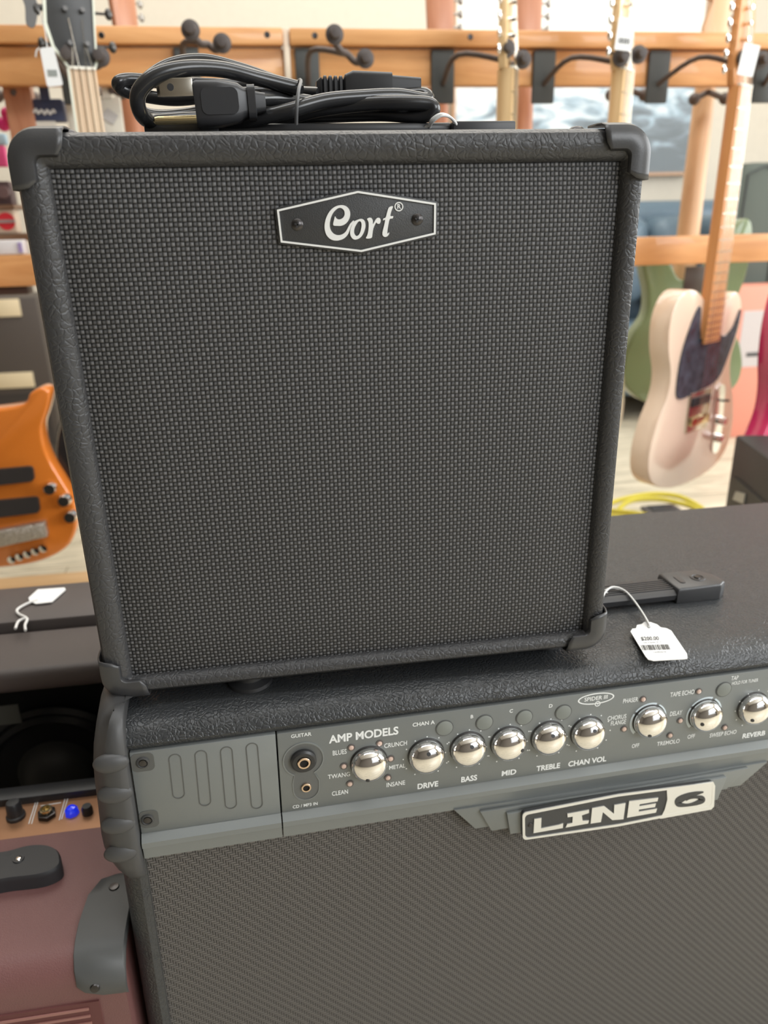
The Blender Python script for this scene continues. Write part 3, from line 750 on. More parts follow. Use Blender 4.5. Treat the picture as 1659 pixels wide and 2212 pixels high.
# handle end cap on the top
hp = [tuple(atz(u, v, bt+.014).xy) for u, v in ((-60, 1850), (10, 1838), (60, 1825), (100, 1824), (124, 1834), (131, 1850), (128, 1870), (90, 1888), (20, 1897), (-60, 1905))]
hp = catmull(hp, 4, True)
rs = [[(x, y, bt) for x, y in hp], [(x, y, bt+.010) for x, y in hp]]
cx = sum(p[0] for p in hp)/len(hp); cy = sum(p[1] for p in hp)/len(hp)
rs += [[(cx+(x-cx)*k, cy+(y-cy)*k, bt+z) for x, y in hp] for k, z in ((.985, .0125), (.94, .014), (.5, .0143))]
hh = B(MB().rings(rs), 'handle_cap', mat('soft_black', (.032, .032, .034), .55))
p = atz(40, 1856, bt+.0145)
B(MB().lathe([(.0046, 0), (.0042, .0008), (.0030, .0008), (.0026, .0002)], p, (0, 0, 1), 18), 'screw_collar', BLK, hh)
B(MB().lathe([(.0026, 0), (.0018, .0012), (.0001, .0014)], p, (0, 0, 1), 14), 'screw', CHROME, hh)
# strip controls
cz_ = bt-.004
p = atz(35, 1765, cz_)
B(MB().lathe([(.0085, 0), (.0085, .003), (.0072, .004), (.0066, .016), (.0055, .0175), (.0001, .0178)], p, (0, 0, 1), 12), 'knob', BLK, cs)
p = atz(190, 1757, cz_)
B(MB().lathe([(.0050, 0), (.0050, .006), (.0040, .009), (.0001, .009)], p, (0, 0, 1), 12), 'switch', BLK, cs)
p = atz(102, 1762, cz_)
B(MB().lathe([(.0085, 0), (.0085, .004), (.0070, .0045), (.0070, .0055)], p, (0, 0, 1), 6), 'jack_nut', SCREW, cs)
B(MB().lathe([(.0052, .004), (.0052, .0085), (.0034, .0085), (.003, .006)], p, (0, 0, 1), 20), 'jack_ring', GOLDP, cs)
p = atz(156, 1757, cz_)
B(MB().lathe([(.0066, 0), (.0062, .004), (.0040, .0072), (.0001, .0082)], p, (0, 0, 1), 8), 'jewel_lamp', mat('blue_jewel', (.01, .03, .75), .1, coat=1, emit=.6), cs, angle=10)
M_ = MB()
for u0, v0, u1, v1 in ((-20, 1733, 48, 1726), (48, 1726, 66, 1728), (80, 1728, 140, 1718), (150, 1716, 205, 1709)):
    a = atz(u0, v0, cz_); b = atz(u1, v1, cz_); M_.tube([a, b], .0006, 6)
for u0, v0, u1, v1 in ((78, 1730, 62, 1780), (82, 1732, 68, 1780), (142, 1720, 128, 1772), (148, 1720, 133, 1770), (30, 1752, 46, 1750), (88, 1741, 132, 1734)):
    a = atz(u0, v0, cz_); b = atz(u1, v1, cz_); M_.tube([a, b], .0005, 6)
B(M_, 'printed_lines', WHITEP, cs)

# ================================================================== open-backed black amplifier behind it
ka = thing('guitar_amplifier', 'black amplifier with open front showing its speaker, behind the burgundy amplifier', 'amplifier', (-.40, .30, FZ))
IB = Matrix.Translation((.40, -.30, -FZ)); ba = ka
kt = -.098
XK = -.205
B(MB().box((-.70, .215, kt-.030), (XK, .300, kt-.004)), 'front_rail', TOLEXS, bevel=.008, seg=4)
B(MB().box((-.70, .306, kt-.050), (XK, .395, kt+.004)), 'lid', TOLEXS, bevel=.004)
B(MB().box((XK-.012, .225, FZ+.01), (XK, .393, kt-.03)), 'side_panel', TOLEXS)
B(MB().box((-.70, .225, FZ+.01), (-.688, .393, kt-.03)), 'side_panel', TOLEXS)
B(MB().box((-.70, .225, FZ), (XK, .393, FZ+.02)), 'bottom_panel', TOLEXS)
B(MB().box((-.688, .375, FZ+.02), (XK-.012, .39, kt-.05)), 'baffle', mat('baffle_black', (.012, .012, .012), .7))
spx = at(125, 1700, .34)
sc = (spx.x-.005, .372, spx.z)
sp = B(MB().lathe([(.098, 0), (.098, .006), (.092, .010), (.086, .006), (.080, .011), (.074, .005)], sc, (0, -1, 0), 48), 'speaker', mat('speaker_frame', (.03, .03, .031), .35))
B(MB().lathe([(.073, .004), (.050, .002), (.046, .010), (.038, .024), (.022, .032), (.0001, .035)], sc, (0, -1, 0), 48), 'speaker_cone', mat('cone_grey', (.07, .068, .066), .5), sp)
pw = at(18, 1545, .30)
B(MB().box((pw.x-.012, pw.y, pw.z-.012), (pw.x+.012, pw.y+.002, pw.z+.012)), 'rating_label', mat('label_grey', (.16, .155, .13), .6))

wt = thing('price_tag', 'white blank-backed price tag with curled string on the black amplifier at left', 'tag', tuple(at(100, 1290, .33)))
IW = Matrix.Translation(-Vector(wt.location))
kz = kt+.0055
P = [(62, 1293), (82, 1275), (140, 1271), (142, 1275), (112, 1302), (78, 1306), (64, 1300)]
P = [atz(u, v, kz) for u, v in P]
MB().prism([(p.x, p.y) for p in P], 0, .0012, lambda x, y, d: IW @ Vector((x, y, kz+d))).build('card', TAG, wt)
st = MB()
for Q in ([(82, 1296), (60, 1303), (38, 1316), (40, 1326), (58, 1336), (54, 1350), (55, 1362)], [(56, 1335), (40, 1342), (33, 1358)]):
    st.tube([IW @ atz(u, v, kz+.0015) for u, v in catmull(Q, 6)], .0014, 8)
st.build('string', STRING, wt)

# ================================================================== display rack
RY = 1.15
zt0, zt1 = at(800, 103, RY).z, at(800, 66, RY).z
zl0, zl1 = at(800, 188, RY+.02).z, zt0-.002
xs = at(612, 120, RY).x; xs2 = at(627, 120, RY).x
def rail(x0, x1, label, up=True):
    r = thing('display_rail', label, 'rail', ((x0+x1)/2, RY, zl0 if up else .19), (0, 0, 0), 'wooden rails of the guitar rack')
    T = Matrix.Translation(-Vector(r.location))
    if up:
        MB().box((x0, RY-.02, zt0), (x1, RY+.03, zt1), T).build('upper_board', PINE, r, bevel=.003)
        MB().box((x0, RY-.002, zl0), (x1, RY+.03, zl1), T).build('lower_board', PINE, r, bevel=.003)
        n = 3 if x1-x0 > .7 else 2
        for u, v in ((219, 76), (577, 75)) if x0 < 0 else ((680, 77), (1016, 80)):
            p = at(u, v, RY-.02); MB().lathe([(.0055, 0), (.004, .0008), (.0001, .0003)], T @ p, (0, -1, 0), 12).build('screw', SCREW, r)
    else:
        MB().box((x0, RY, .1905), (x1, RY+.03, .2480), T).build('board', PINE, r, bevel=.003)
    return r
rail(-.95, xs, 'upper wooden rack rail, the length left of the white joint strip')
rail(xs2, 1.45, 'upper wooden rack rail, the length right of the white joint strip')
rail(-.95, -.20, 'lower wooden rack rail seen left of the small amplifier', False)
rail(.25, 1.45, 'lower wooden rack rail behind the cream guitar neck at right', False)
jz = zl0
tag(MB().box((xs+.001, RY-.012, -.10), (xs2-.001, RY+.02, zt1)).build('joint_strip', mat('pale_strip', (.78, .66, .52), .6), None, bevel=.001), 'narrow pale vertical joint strip between the two upper rack rails', 'strip')
# end posts that carry the rails, outside the frame
for x in (-.93, 1.42):
    tag(MB().box((x-.02, RY+.03, FZ), (x+.02, RY+.07, zt1+.05)).build('rack_post', PINE), 'wooden upright post at the end of the guitar rack', 'post', 'rack end posts')
tag(MB().box((-.95, RY-.02, FZ), (1.45, RY+.14, FZ+.05)).build('wooden_platform', wood('rack_base_wood', (.55, .34, .16), (.72, .50, .28))), 'low wooden base board of the rack along the floor', 'platform')

def hanger(label, plate, arm, pads, Yp, rear=False, plateh=.090):
    """plate: (u, v) centre; pads: two (u, v); Yp: distance of the pads"""
    pY = RY-.004
    pc_ = at(plate[0], plate[1], pY); pc_.z = zt0-.004-plateh/2
    h = thing('guitar_hanger', label, 'hanger', tuple(pc_), (0, 0, 0), 'guitar hangers on the rack')
    T = Matrix.Translation(-pc_)
    MB().box((pc_.x-.022, pY-.008, pc_.z-plateh/2), (pc_.x+.022, pY+.001, pc_.z+plateh/2), T).build('bracket_plate', HANGP, h, bevel=.002)
    A = at(pads[0][0], pads[0][1], Yp-.012); Bp = at(pads[1][0], pads[1][1], Yp+(-.0)); 
    mid = (A+Bp)/2+Vector((0, .035, -.004))
    s = pc_+Vector((0, -.008, -.012)); k = at(arm[0], arm[1], (pY+Yp)/2)
    MB().tube([T @ Vector(p) for p in catmull([tuple(s), tuple(k), tuple(mid)], 5)], .0048, 10).build('arm', HANG, h)
    MB().tube([T @ Vector(p) for p in catmull([tuple(A+Vector((0, -.010, 0))), tuple(A+Vector((0, .02, 0))), tuple((A+mid)/2+Vector((0, .010, -.006))), tuple(mid), tuple((Bp+mid)/2+Vector((0, .010, -.006))), tuple(Bp+Vector((0, .02, 0))), tuple(Bp+Vector((0, -.010, 0)))], 5)], .0058, 10).build('yoke', HANG, h)
    for P in (A, Bp):
        MB().lathe([(.009, .004), (.0145, .006), (.0150, .009), (.0145, .012), (.0085, .014), (.0075, .030), (.0001, .031)], T @ (P+Vector((0, .004, 0))), (0, -1, 0), 20).build('roller', mat('hanger_roller', (.075, .06, .055), .55), h)
hanger('empty hanger on the upper rail above the coiled cable', (403, 118), (395, 95), ((412, 66), (480, 95)), .98)
hanger('empty hanger just right of the white joint strip', (664, 150), (672, 110), ((722, 76), (788, 128)), .98)
hanger('hanger holding the edge-on maple guitar neck', (955, 152), (990, 118), ((1092, 106), (1127, 130)), .99)
hanger('hanger holding the pale maple neck with a white tag', (1173, 157), (1235, 125), ((1338, 126), (1376, 119)), .99)
hanger('hanger holding the cream single-cutaway guitar', (1420, 157), (1510, 124), ((1606, 126), (1640, 131)), .99)
hanger('hanger holding the black bass with natural wood neck', (160, 165), (110, 110), ((148, 122), (218, 124)), .97)
hanger('hanger at the far right edge behind the tagged neck', (1648, 160), (1690, 130), ((1730, 128), (1770, 132)), .99)

# ================================================================== guitars
TELE = [(-.03, -.372), (-.075, -.352), (-.115, -.362), (-.138, -.402), (-.136, -.455), (-.117, -.51), (-.120, -.555), (-.148, -.61), (-.163, -.665), (-.152, -.718), (-.10, -.752), (0, -.764), (.10, -.750), (.150, -.715), (.162, -.66), (.148, -.60), (.120, -.545), (.113, -.50), (.128, -.455), (.131, -.415), (.118, -.383), (.092, -.368), (.064, -.385), (.046, -.42), (.03, -.435)]
STRAT = [(-.03, -.42), (-.045, -.385), (-.07, -.345), (-.105, -.300), (-.13, -.305), (-.14, -.36), (-.135, -.43), (-.120, -.49), (-.122, -.54), (-.15, -.60), (-.162, -.655), (-.148, -.70), (-.09, -.735), (0, -.74), (.09, -.725), (.148, -.68), (.158, -.62), (.14, -.555), (.112, -.51), (.112, -.46), (.13, -.40), (.135, -.355), (.118, -.335), (.09, -.355), (.06, -.395), (.03, -.43)]
def guitar(name, label, loc, rotz, outline, bodym, neckm, boardm, group=None, headpts=None, headm=None, tuners='left', strings=6, sc=1.0, neckw=(.021, .028), pegm=None, cat='guitar', tilt=0, frets=True, binding=None):
    g = thing(name, label, cat, loc, (0, tilt, rotz), group)
    w0, w1 = neckw
    o2 = catmull([(x*sc, z*sc) for x, z in outline], 5, True)
    bd_ = MB().prism(o2, .008, .052, lambda x, z, d: (x, d, z)).build('body', bodym, g, bevel=.006, seg=3)
    nl = .45*sc
    rs = []
    for z, w in ((0.0, w0), (-nl, w1)):
        rs.append([(x, y, z) for x, y in ((-w, 0), (w, 0), (w, .008), (w*.8, .018), (w*.35, .024), (-w*.35, .024), (-w*.8, .018), (-w, .008))])
    nk = MB().rings(rs).build('neck', neckm, g, angle=60)
    fbm = MB(); fbm.rings([[(-w0, -.005, 0), (w0, -.005, 0), (w0, .0002, 0), (-w0, .0002, 0)], [(-w1, -.005, -nl-.01), (w1, -.005, -nl-.01), (w1, .0002, -nl-.01), (-w1, .0002, -nl-.01)]])
    fbm.build('fretboard', boardm, g)
    if frets:
        fr = MB()
        for k in range(1, 22):
            d = .648*sc*(1-2**(-k/12)); w = w0+(w1-w0)*min(1, d/nl)
            fr.box((-w, -.0062, -d-.0008), (w, -.0049, -d+.0008))
        fr.build('frets', NICK, nk)
    MB().box((-w0, -.0075, -.001), (w0, .0, .003)).build('nut', mat('bone', (.8, .76, .66), .4), g)
    hp_ = headpts or [(-w0, 0), (-.026, .02), (-.030, .05), (-.030, .16), (-.020, .182), (0, .188), (.022, .176), (.030, .155), (.014, .148), (.028, .10), (.024, .03), (w0, 0)]
    hd_ = MB().prism(hp_, .006, .020, lambda x, z, d: (x, d, z)).build('headstock', headm or neckm, g, bevel=.0015)
    if binding: MB().ringprism(hp_, [(x*.9, .08+(z-.08)*.95) for x, z in hp_], .0035, .0065, lambda x, z, d: (x, d, z)).build('binding', binding, hd_)
    pm = pegm or CHROME
    n = strings
    for k in range(n):
        if tuners == 'left': s_, z = -1, .025+.024*k
        elif tuners == 'right': s_, z = 1, .025+.024*k
        else: s_, z = (-1 if k % 2 == 0 else 1), .035+.045*(k//2)
        e = .030 if tuners != 'both' else .036
        tn = MB(); tn.cyl((s_*e*.6, .014, z), (s_*(e+.012), .014, z), .0022, None, 8)
        tn.sphere((s_*(e+.016), .014, z), (.006, .004, .0085), 10, 8)
        tn.cyl((s_*e*.35, -.006, z), (s_*e*.35, .008, z), .0035, None, 10)
        tn.build('tuner', pm, g)
    st_ = MB()
    for k in range(n):
        f = (k/(n-1)-.5)*1.7
        st_.tube([(f*w0*.9, -.0085, .0), (f*w1, -.0105, -.62*sc)], .0007 if n == 6 else .0011, 5)
        st_.tube([((-1 if tuners == 'left' else (1 if tuners == 'right' else (-1 if k < n/2 else 1)))*.010, -.001, .03+.024*(k if tuners != 'both' else min(k, n-1-k)*1.6)), (f*w0*.9, -.0085, .0)], .0006, 5)
    st_.build('strings', NICK, g)
    return g
GG = 'guitars hanging on the rack'
CREAM = mat('cream_lacquer', (.80, .60, .46), .18, coat=.8)
t_nut = at(1605, 186, .985)
tele = guitar('electric_guitar', 'cream single-cutaway electric guitar with dark pickguard hanging at right', t_nut, R(30), TELE, CREAM, MAPLEO, MAPLEO, GG)
pgm = mat('dark_pearl_pickguard', (.045, .055, .075), .25, vary=.6)
MB().prism(catmull([(-.045, -.385), (-.085, -.46), (-.094, -.53), (-.082, -.565), (-.02, -.560), (.062, -.545), (.098, -.49), (.118, -.44), (.120, -.405), (.10, -.44), (.07, -.455), (.040, -.45), (.0, -.46), (-.03, -.44)], 4, True), .0045, .0085, lambda x, z, d: (x, d, z)).build('pickguard', pgm, tele)
MB().box((-.040, .003, -.645), (.040, .009, -.560)).build('bridge_plate', NICK, tele, bevel=.001)
MB().box((-.036, -.001, -.590), (.034, .006, -.570)).build('pickup', BLK, tele, bevel=.002)
MB().box((-.034, -.004, -.630), (.034, .003, -.613)).build('saddles', GOLDP, tele, bevel=.001)
MB().prism(pill((.085, -.575), (.098, -.70), .016), .005, .009, lambda x, z, d: (x, d, z)).build('control_plate', CHROME, tele)
for z in (-.640, -.680): MB().lathe([(.0095, 0), (.0095, .014), (.008, .016), (.0001, .016)], (.092, .005, z), (0, -1, 0), 20).build('control_knob', CHROME, tele)
MB().cyl((.088, .004, -.595), (.088, -.014, -.592), .0025, None, 8).build('switch', BLK, tele)

tg = thing('price_tag', 'white tag hanging from the roasted neck of the cream guitar', 'tag', tuple(at(1618, 130, .93)))
MB().box((-.016, -.0006, -.024), (.014, .0006, .024), Matrix.Rotation(R(8), 4, 'Y')).build('card', TAG, tg)
MB().tube([(0, 0, .020), (.003, .01, .05), (-.002, .02, .09), (.003, .03, .13)], .0009, 6).build('string', STRING, tg)

# guitars whose bodies hang behind the small amplifier
gb = guitar('electric_guitar', 'guitar seen edge-on with orange maple neck above the right end of the coiled cable', at(1106, 150, .985), R(62), STRAT, mat('sunburst_brown', (.30, .12, .05), .2, coat=.6), MAPLE, MAPLE, GG)
gc = guitar('electric_guitar', 'guitar with pale maple neck and headstock, white tag on its strings', at(1352, 152, .985), R(42), STRAT, mat('ivory_body', (.75, .70, .55), .2, coat=.6), MAPLE, MAPLE, GG)
tg = thing('price_tag', 'white barcode tag on the pale maple headstock', 'tag', tuple(at(1350, 74, .95)))
MB().box((-.015, -.0006, -.024), (.015, .0006, .024), Matrix.Rotation(R(5), 4, 'Y')).build('card', TAG, tg)
ik = MB()
for k in range(6): ik.box((-.010+.0035*k, -.0012, -.014), (-.0085+.0035*k+.0006*(k % 2), -.0006, -.006), Matrix.Rotation(R(5), 4, 'Y'))
ik.build('tag_print', INK, tg)
MB().tube([(0, 0, .022), (.006, -.002, .035), (.004, 0, .05)], .0008, 6).build('string', STRING, tg)

# black bass, upper left
BASS = [(-.03, -.50), (-.05, -.46), (-.10, -.38), (-.135, -.37), (-.15, -.43), (-.14, -.52), (-.125, -.60), (-.14, -.68), (-.17, -.76), (-.175, -.83), (-.14, -.89), (-.06, -.915), (.05, -.91), (.14, -.87), (.17, -.80), (.155, -.72), (.122, -.64), (.12, -.57), (.135, -.50), (.125, -.455), (.09, -.46), (.05, -.51), (.03, -.54)]
HB_ = [(-.025, 0), (-.034, .012), (-.048, .028), (-.056, .06), (-.050, .10), (-.064, .16), (-.040, .23), (.02, .245), (.035, .19), (.024, .15), (.040, .10), (.034, .05), (.030, .01), (.025, 0)]
gd_ = guitar('bass_guitar', 'black bass headstock with pale binding and striped natural neck at upper left', at(178, 150, .95), R(16), BASS, mat('black_gloss', (.02, .02, .02), .2, coat=.6), MAPLE, wood('striped_laminate', (.62, .40, .24), (.84, .66, .46), (90, 14, .5), .4), GG, headpts=[(x*.82, z) for x, z in HB_], headm=mat('black_head', (.05, .05, .05), .4), tuners='both', strings=4, neckw=(.0195, .0235), pegm=mat('dark_tuner', (.09, .085, .08), .3, .8), cat='bass guitar', frets=False, sc=.775, binding=mat('pale_binding', (.72, .74, .62), .4))
bn = MB()
for w in (-.0195,): bn.rings([[(w-.0035, -.006, 0), (w, -.006, 0), (w, 0, 0), (w-.0035, 0, 0)], [(w*1.2-.0035, -.006, -.35), (w*1.2, -.006, -.35), (w*1.2, 0, -.35), (w*1.2-.0035, 0, -.35)]])
bn.build('neck_binding', mat('pale_binding', (.72, .74, .62), .4), gd_)
pb = at(71, 57, .95) - at(178, 150, .95)
kx = MB(); kx.prism(catmull([(0, .004), (-.010, .028), (-.022, .020), (-.018, 0), (-.020, -.024), (-.008, -.026)], 4, True), 0, .004, lambda x, z, d: (x-.050, .012+d, z+.083)); kx.cyl((-.055, .014, .083), (-.030, .014, .083), .004, None, 10)
kx.build('tuner', mat('dark_tuner', (.09, .085, .08), .3, .8), gd_)
tg = thing('price_tag', 'white tag hanging left of the black bass headstock', 'tag', tuple(at(110, 146, .93)))
MB().prism(roundpoly([(-.012, .026), (.008, .028), (.014, -.024), (-.010, -.026)], .004), 0, .001, lambda x, z, d: (x, d, z)).build('card', TAG, tg)
MB().box((-.006, -.0006, -.012), (.008, -.0002, -.003)).build('tag_print', mat('pale_ink', (.3, .32, .3), .6), tg)
MB().tube([(-.001, 0, .024), (-.002, .01, .05), (-.010, .02, .09), (-.022, .03, .15)], .0008, 6).build('string', STRING, tg)
tag(MB().tube([at(u, v, .95) for u, v in catmull([(77, 123), (80, 108), (92, 103), (104, 110), (102, 120)], 6)], .0014, 8).build('wire_loop', mat('white_wire', (.75, .72, .68), .4)), 'small white wire loop beside the black bass tag', 'wire')

# orange bass, left edge
OB = mat('orange_lacquer', (.78, .22, .03), .16, coat=.8)
OBASS = [(-.035, -.48), (-.06, -.43), (-.12, -.36), (-.145, -.38), (-.14, -.46), (-.125, -.55), (-.13, -.63), (-.16, -.72), (-.165, -.79), (-.14, -.85), (-.07, -.885), (.03, -.885), (.11, -.86), (.150, -.81), (.158, -.74), (.138, -.665), (.106, -.60), (.098, -.55), (.112, -.48), (.116, -.435), (.098, -.418), (.070, -.445), (.05, -.475), (.035, -.53)]
OY = .86
o_ax = at(-12, 1228, OY)
oz0 = o_ax.z+.886
rt = [(35, 880), (62, 852), (88, 840), (104, 852), (98, 890), (88, 925), (92, 965), (108, 1005), (132, 1045), (155, 1085), (163, 1125), (158, 1160), (138, 1190), (90, 1215), (20, 1229)]
rtl = [((at(u, v, OY).x-o_ax.x)*1.0, at(u, v, OY).z-oz0) for u, v in rt]
lf = [(-.05, -.884), (-.11, -.86), (-.155, -.81), (-.165, -.74), (-.14, -.66), (-.12, -.58), (-.13, -.50), (-.14, -.43), (-.115, -.40), (-.07, -.45), (-.035, -.55)]
OBASS = lf[::-1]; OBASS = [(-.035, rtl[0][1]+.02)] + [p for p in OBASS if p[1] < -.39][:0]
OBASS = rtl + lf + [(-.02, rtl[0][1]-.0)]
go = guitar('bass_guitar', 'orange bass body with two black pickups hanging at the left edge', (o_ax.x, OY, oz0), 0, OBASS, OB, REDW, ROSE, GG, tuners='both', strings=5, neckw=(.024, .034), cat='bass guitar', headpts=None)
def oz(u, v): p = at(u, v, OY); return p.x-o_ax.x, p.z-oz0
for (u0, v0), (u1, v1) in (((70, 1008), (74, 1040)), ((82, 1074), (86, 1108))):
    a, b = oz(u0, v0), oz(u1, v1)
    MB().prism(roundpoly([(-.070, a[1]-.004), (a[0], a[1]), (b[0], b[1]), (-.070, b[1]-.008)], .008), .0, .009, lambda x, z_, d: (x, d, z_)).build('pickup', mat('pickup_black', (.035, .03, .03), .45), go)
a = oz(98, 1126); b = oz(104, 1158)
MB().prism(roundpoly([(-.080, a[1]-.022), (a[0], a[1]), (b[0], b[1]), (-.075, b[1]-.026)], .003), -.006, .009, lambda x, z_, d: (x, d, z_)).build('bridge', mat('bridge_steel', (.55, .5, .45), .35, .9, bump=(250, .004)), go, bevel=.002)
for k in range(5):
    a = oz(26+17*k, 1208-6*k); MB().lathe([(.007, 0), (.007, .012), (.0001, .013)], (a[0], .008, a[1]), (0, -1, 0), 14).build('tailpiece', CHROME, go)
for u, v in ((108, 1055), (139, 1081), (152, 1116)):
    a = oz(u, v); MB().lathe([(.0115, 0), (.0115, .010), (.0095, .015), (.0001, .016)], (a[0], .008, a[1]), (0, -1, 0), 20).build('control_knob', CHROME, go)

# rear side of the rack: guitars seen from behind through the gap
def rear(label, u, v, Y, bodym, neckm, drop=.02, rot=180, outline=STRAT):
    n = at(u, v, Y)
    return guitar('electric_guitar', label, n, R(rot), outline, bodym, neckm, neckm, 'guitars hung on the far side of the rack', frets=False, pegm=mat('dim_steel', (.35, .33, .3), .4, .9))
gnut = at(1524, 172, 1.36)
gr = rear('green guitar seen from behind, its pale neck under the rail at right', 1524, 172, 1.36, mat('sage_green', (.17, .23, .11), .25, coat=.5), wood('pale_maple', (.66, .38, .20), (.78, .52, .32), (14, 14, 1.5), .4))
MB().box((-.026, .052, -.46), (.026, .055, -.40)).build('neck_plate', mat('aged_plate', (.10, .085, .075), .4, .6), gr, bevel=.002)
rear('guitar on the far side with reddish neck left of the edge-on maple neck', 945, 120, 1.36, mat('walnut_body', (.2, .08, .04), .3), REDW)
rear('guitar on the far side with reddish neck right of the edge-on maple neck', 1133, 120, 1.43, mat('walnut_body', (.2, .08, .04), .3), REDW)
rear('guitar on the far side with brown neck left of the coiled cable', 268, 120, 1.43, mat('walnut_body', (.2, .08, .04), .3), REDW, rot=225)
p = at(47, 240, 1.195)
tag(MB().box((p.x-.024, 1.181, .20), (p.x+.024, 1.21, at(47, 60, 1.19).z)).build('rack_post', REDW, bevel=.003), 'short reddish wooden upright joining the rack rails at the upper left corner', 'post')
def rear_hook(label, u0, v0, u1, v1, um, vm, Y):
    h = thing('guitar_hanger', label, 'hanger', tuple(at(um, vm, RY+.03)), (0, 0, 0), 'guitar hangers on the far side of the rack')
    T = Matrix.Translation(-Vector(h.location))
    a, b, m = at(u0, v0, Y), at(u1, v1, Y), at(um, vm, Y)
    MB().tube([T @ Vector(p) for p in catmull([tuple(a), tuple(a*.6+m*.4+Vector((0, 0, -.0))), tuple(m), tuple(b*.6+m*.4), tuple(b)], 6)], .0065, 10).build('yoke', HANG, h)
    MB().tube([(0, 0, 0), tuple(T @ m)], .006, 8).build('arm', HANG, h)
    for p in (a, b): MB().sphere(tuple(T @ p), .013, 12, 8).build('roller', HANG, h)
rear_hook('curved far-side hanger over the pale neck of the green guitar', 1500, 214, 1566, 213, 1530, 200, 1.30)
rear_hook('far-side hanger under the upper rail at the left edge', -6, 206, 76, 214, 30, 200, 1.30)
rear_hook('far-side hanger behind the left end of the coiled cable', 215, 203, 262, 200, 240, 196, 1.30)
rear_hook('far-side hanger behind the pale maple neck', 1320, 205, 1392, 205, 1356, 195, 1.30)
# magenta guitar at right edge
gm_ = guitar('electric_guitar', 'magenta guitar body with dark red side at the right edge', at(1862, 250, .93), R(26), STRAT, mat('magenta_lacquer', (.62, .03, .12), .15, coat=.8), MAPLE, ROSE, GG)

# ================================================================== things behind the rack
# canvas picture on the back wall
PY = 2.97
a = at(983, 120, PY); b = at(1503, 190, PY); c = at(1482, 372, PY)
pic = thing('canvas_picture', 'large seascape print with white foam and grey-blue waves on the back wall', 'picture', ((a.x+b.x)/2, PY, c.z))
m, nt, bs = nt_new('seascape_print'); bs.inputs['Roughness'].default_value = .5
tc = nt.nodes.new('ShaderNodeTexCoord'); mp = nt.nodes.new('ShaderNodeMapping'); mp.inputs['Scale'].default_value = (3.0, 1, 8.5); mp.inputs['Rotation'].default_value = (0, R(-14), 0)
nt.links.new(tc.outputs['Object'], mp.inputs['Vector'])
n1 = nt.nodes.new('ShaderNodeTexNoise'); n1.inputs['Scale'].default_value = 2.4; n1.inputs['Detail'].default_value = 8; n1.inputs['Distortion'].default_value = .8
nt.links.new(mp.outputs[0], n1.inputs['Vector'])
spx_ = nt.nodes.new('ShaderNodeSeparateXYZ'); nt.links.new(tc.outputs['Object'], spx_.inputs[0])
gz = math_node(nt, 'MULTIPLY_ADD', spx_.outputs['Z'], 1.15, -.24)
gx_ = math_node(nt, 'MULTIPLY', spx_.outputs['X'], -.16)
tt_ = math_node(nt, 'ADD', math_node(nt, 'ADD', n1.outputs[0], gz), gx_)
rp = nt.nodes.new('ShaderNodeValToRGB'); e = rp.color_ramp.elements
e[0].position = .30; e[0].color = (.13, .155, .17, 1); e[1].position = .78; e[1].color = (.80, .82, .78, 1)
x_ = e.new(.42); x_.color = (.20, .24, .27, 1); x_ = e.new(.52); x_.color = (.36, .47, .55, 1); x_ = e.new(.62); x_.color = (.66, .70, .70, 1)
nt.links.new(tt_, rp.inputs[0]); nt.links.new(rp.outputs[0], bs.inputs['Base Color'])
w2 = (b.x-a.x)/2; hgt = 1.15
MB().box((-w2, -.012, 0), (w2, .014, hgt)).build('canvas', m, pic)
fr = MB()
for lo, hi in (((-w2-.012, -.02, -.012), (w2+.012, .02, 0)), ((-w2-.012, -.02, hgt), (w2+.012, .02, hgt+.012)), ((-w2-.012, -.02, 0), (-w2, .02, hgt)), ((w2, -.02, 0), (w2+.012, .02, hgt))): fr.box(lo, hi)
fr.build('frame', mat('thin_wood_frame', (.45, .27, .16), .5), pic)

# sofa
sx0 = at(1380, 432, 2.6).x
so = thing('sofa', 'dark blue-grey leather sofa against the back wall', 'sofa', (1.75, 2.78, FZ))
SB = mat('blue_grey_leather', (.115, .17, .22), .38, bump=(30, .004))
zz = at(1460, 432, 2.6).z-FZ
MB().box((-.75, -.05, .35), (.75, .20, zz)).build('backrest', SB, so, bevel=.06, seg=4)
for k in (-1, 0, 1): MB().box((.46*k-.225, -.20, zz-.40), (.46*k+.225, -.02, zz-.06)).build('back_cushion', SB, so, bevel=.06, seg=4)
MB().box((-.75, -.30, .10), (.75, .0, .40)).build('seat', SB, so, bevel=.05, seg=4)
for s_ in (-1, 1): MB().box((s_*.84-.1, -.30, .06), (s_*.84+.1, .2, .60)).build('armrest', SB, so, bevel=.06, seg=4)
for s_ in (-1, 1):
    for y in (-.25, .12): MB().box((s_*.8-.03, y-.03, 0), (s_*.8+.03, y+.03, .11)).build('leg', BLK, so)

# gig bag
p0 = at(1600, 505, 2.39); p1 = at(1655, 352, 2.39)
gbg = thing('gig_bag', 'tall dark grey-green gig bag with rounded top standing behind the rack at right', 'bag', ((p0.x+p1.x)/2, 2.40, FZ))
w = .09
P = [(x, z) for x, z in roundpoly([(-w*1.25, 0), (w*1.25, 0), (w, p1.z-FZ), (-w, p1.z-FZ)], .045)]
MB().prism(P, -.06, .06, lambda x, z, d: (x, d, z)).build('case', mat('dark_grey_green_cloth', (.085, .10, .085), .75, bump=(200, .001)), gbg, bevel=.012)
MB().tube([(-w*.95, -.062, .1), (-w*.75, -.064, p1.z-FZ-.04), (0, -.064, p1.z-FZ-.012), (w*.75, -.064, p1.z-FZ-.04), (w*.95, -.062, .1)], .003, 6).build('zip', BLK, gbg)

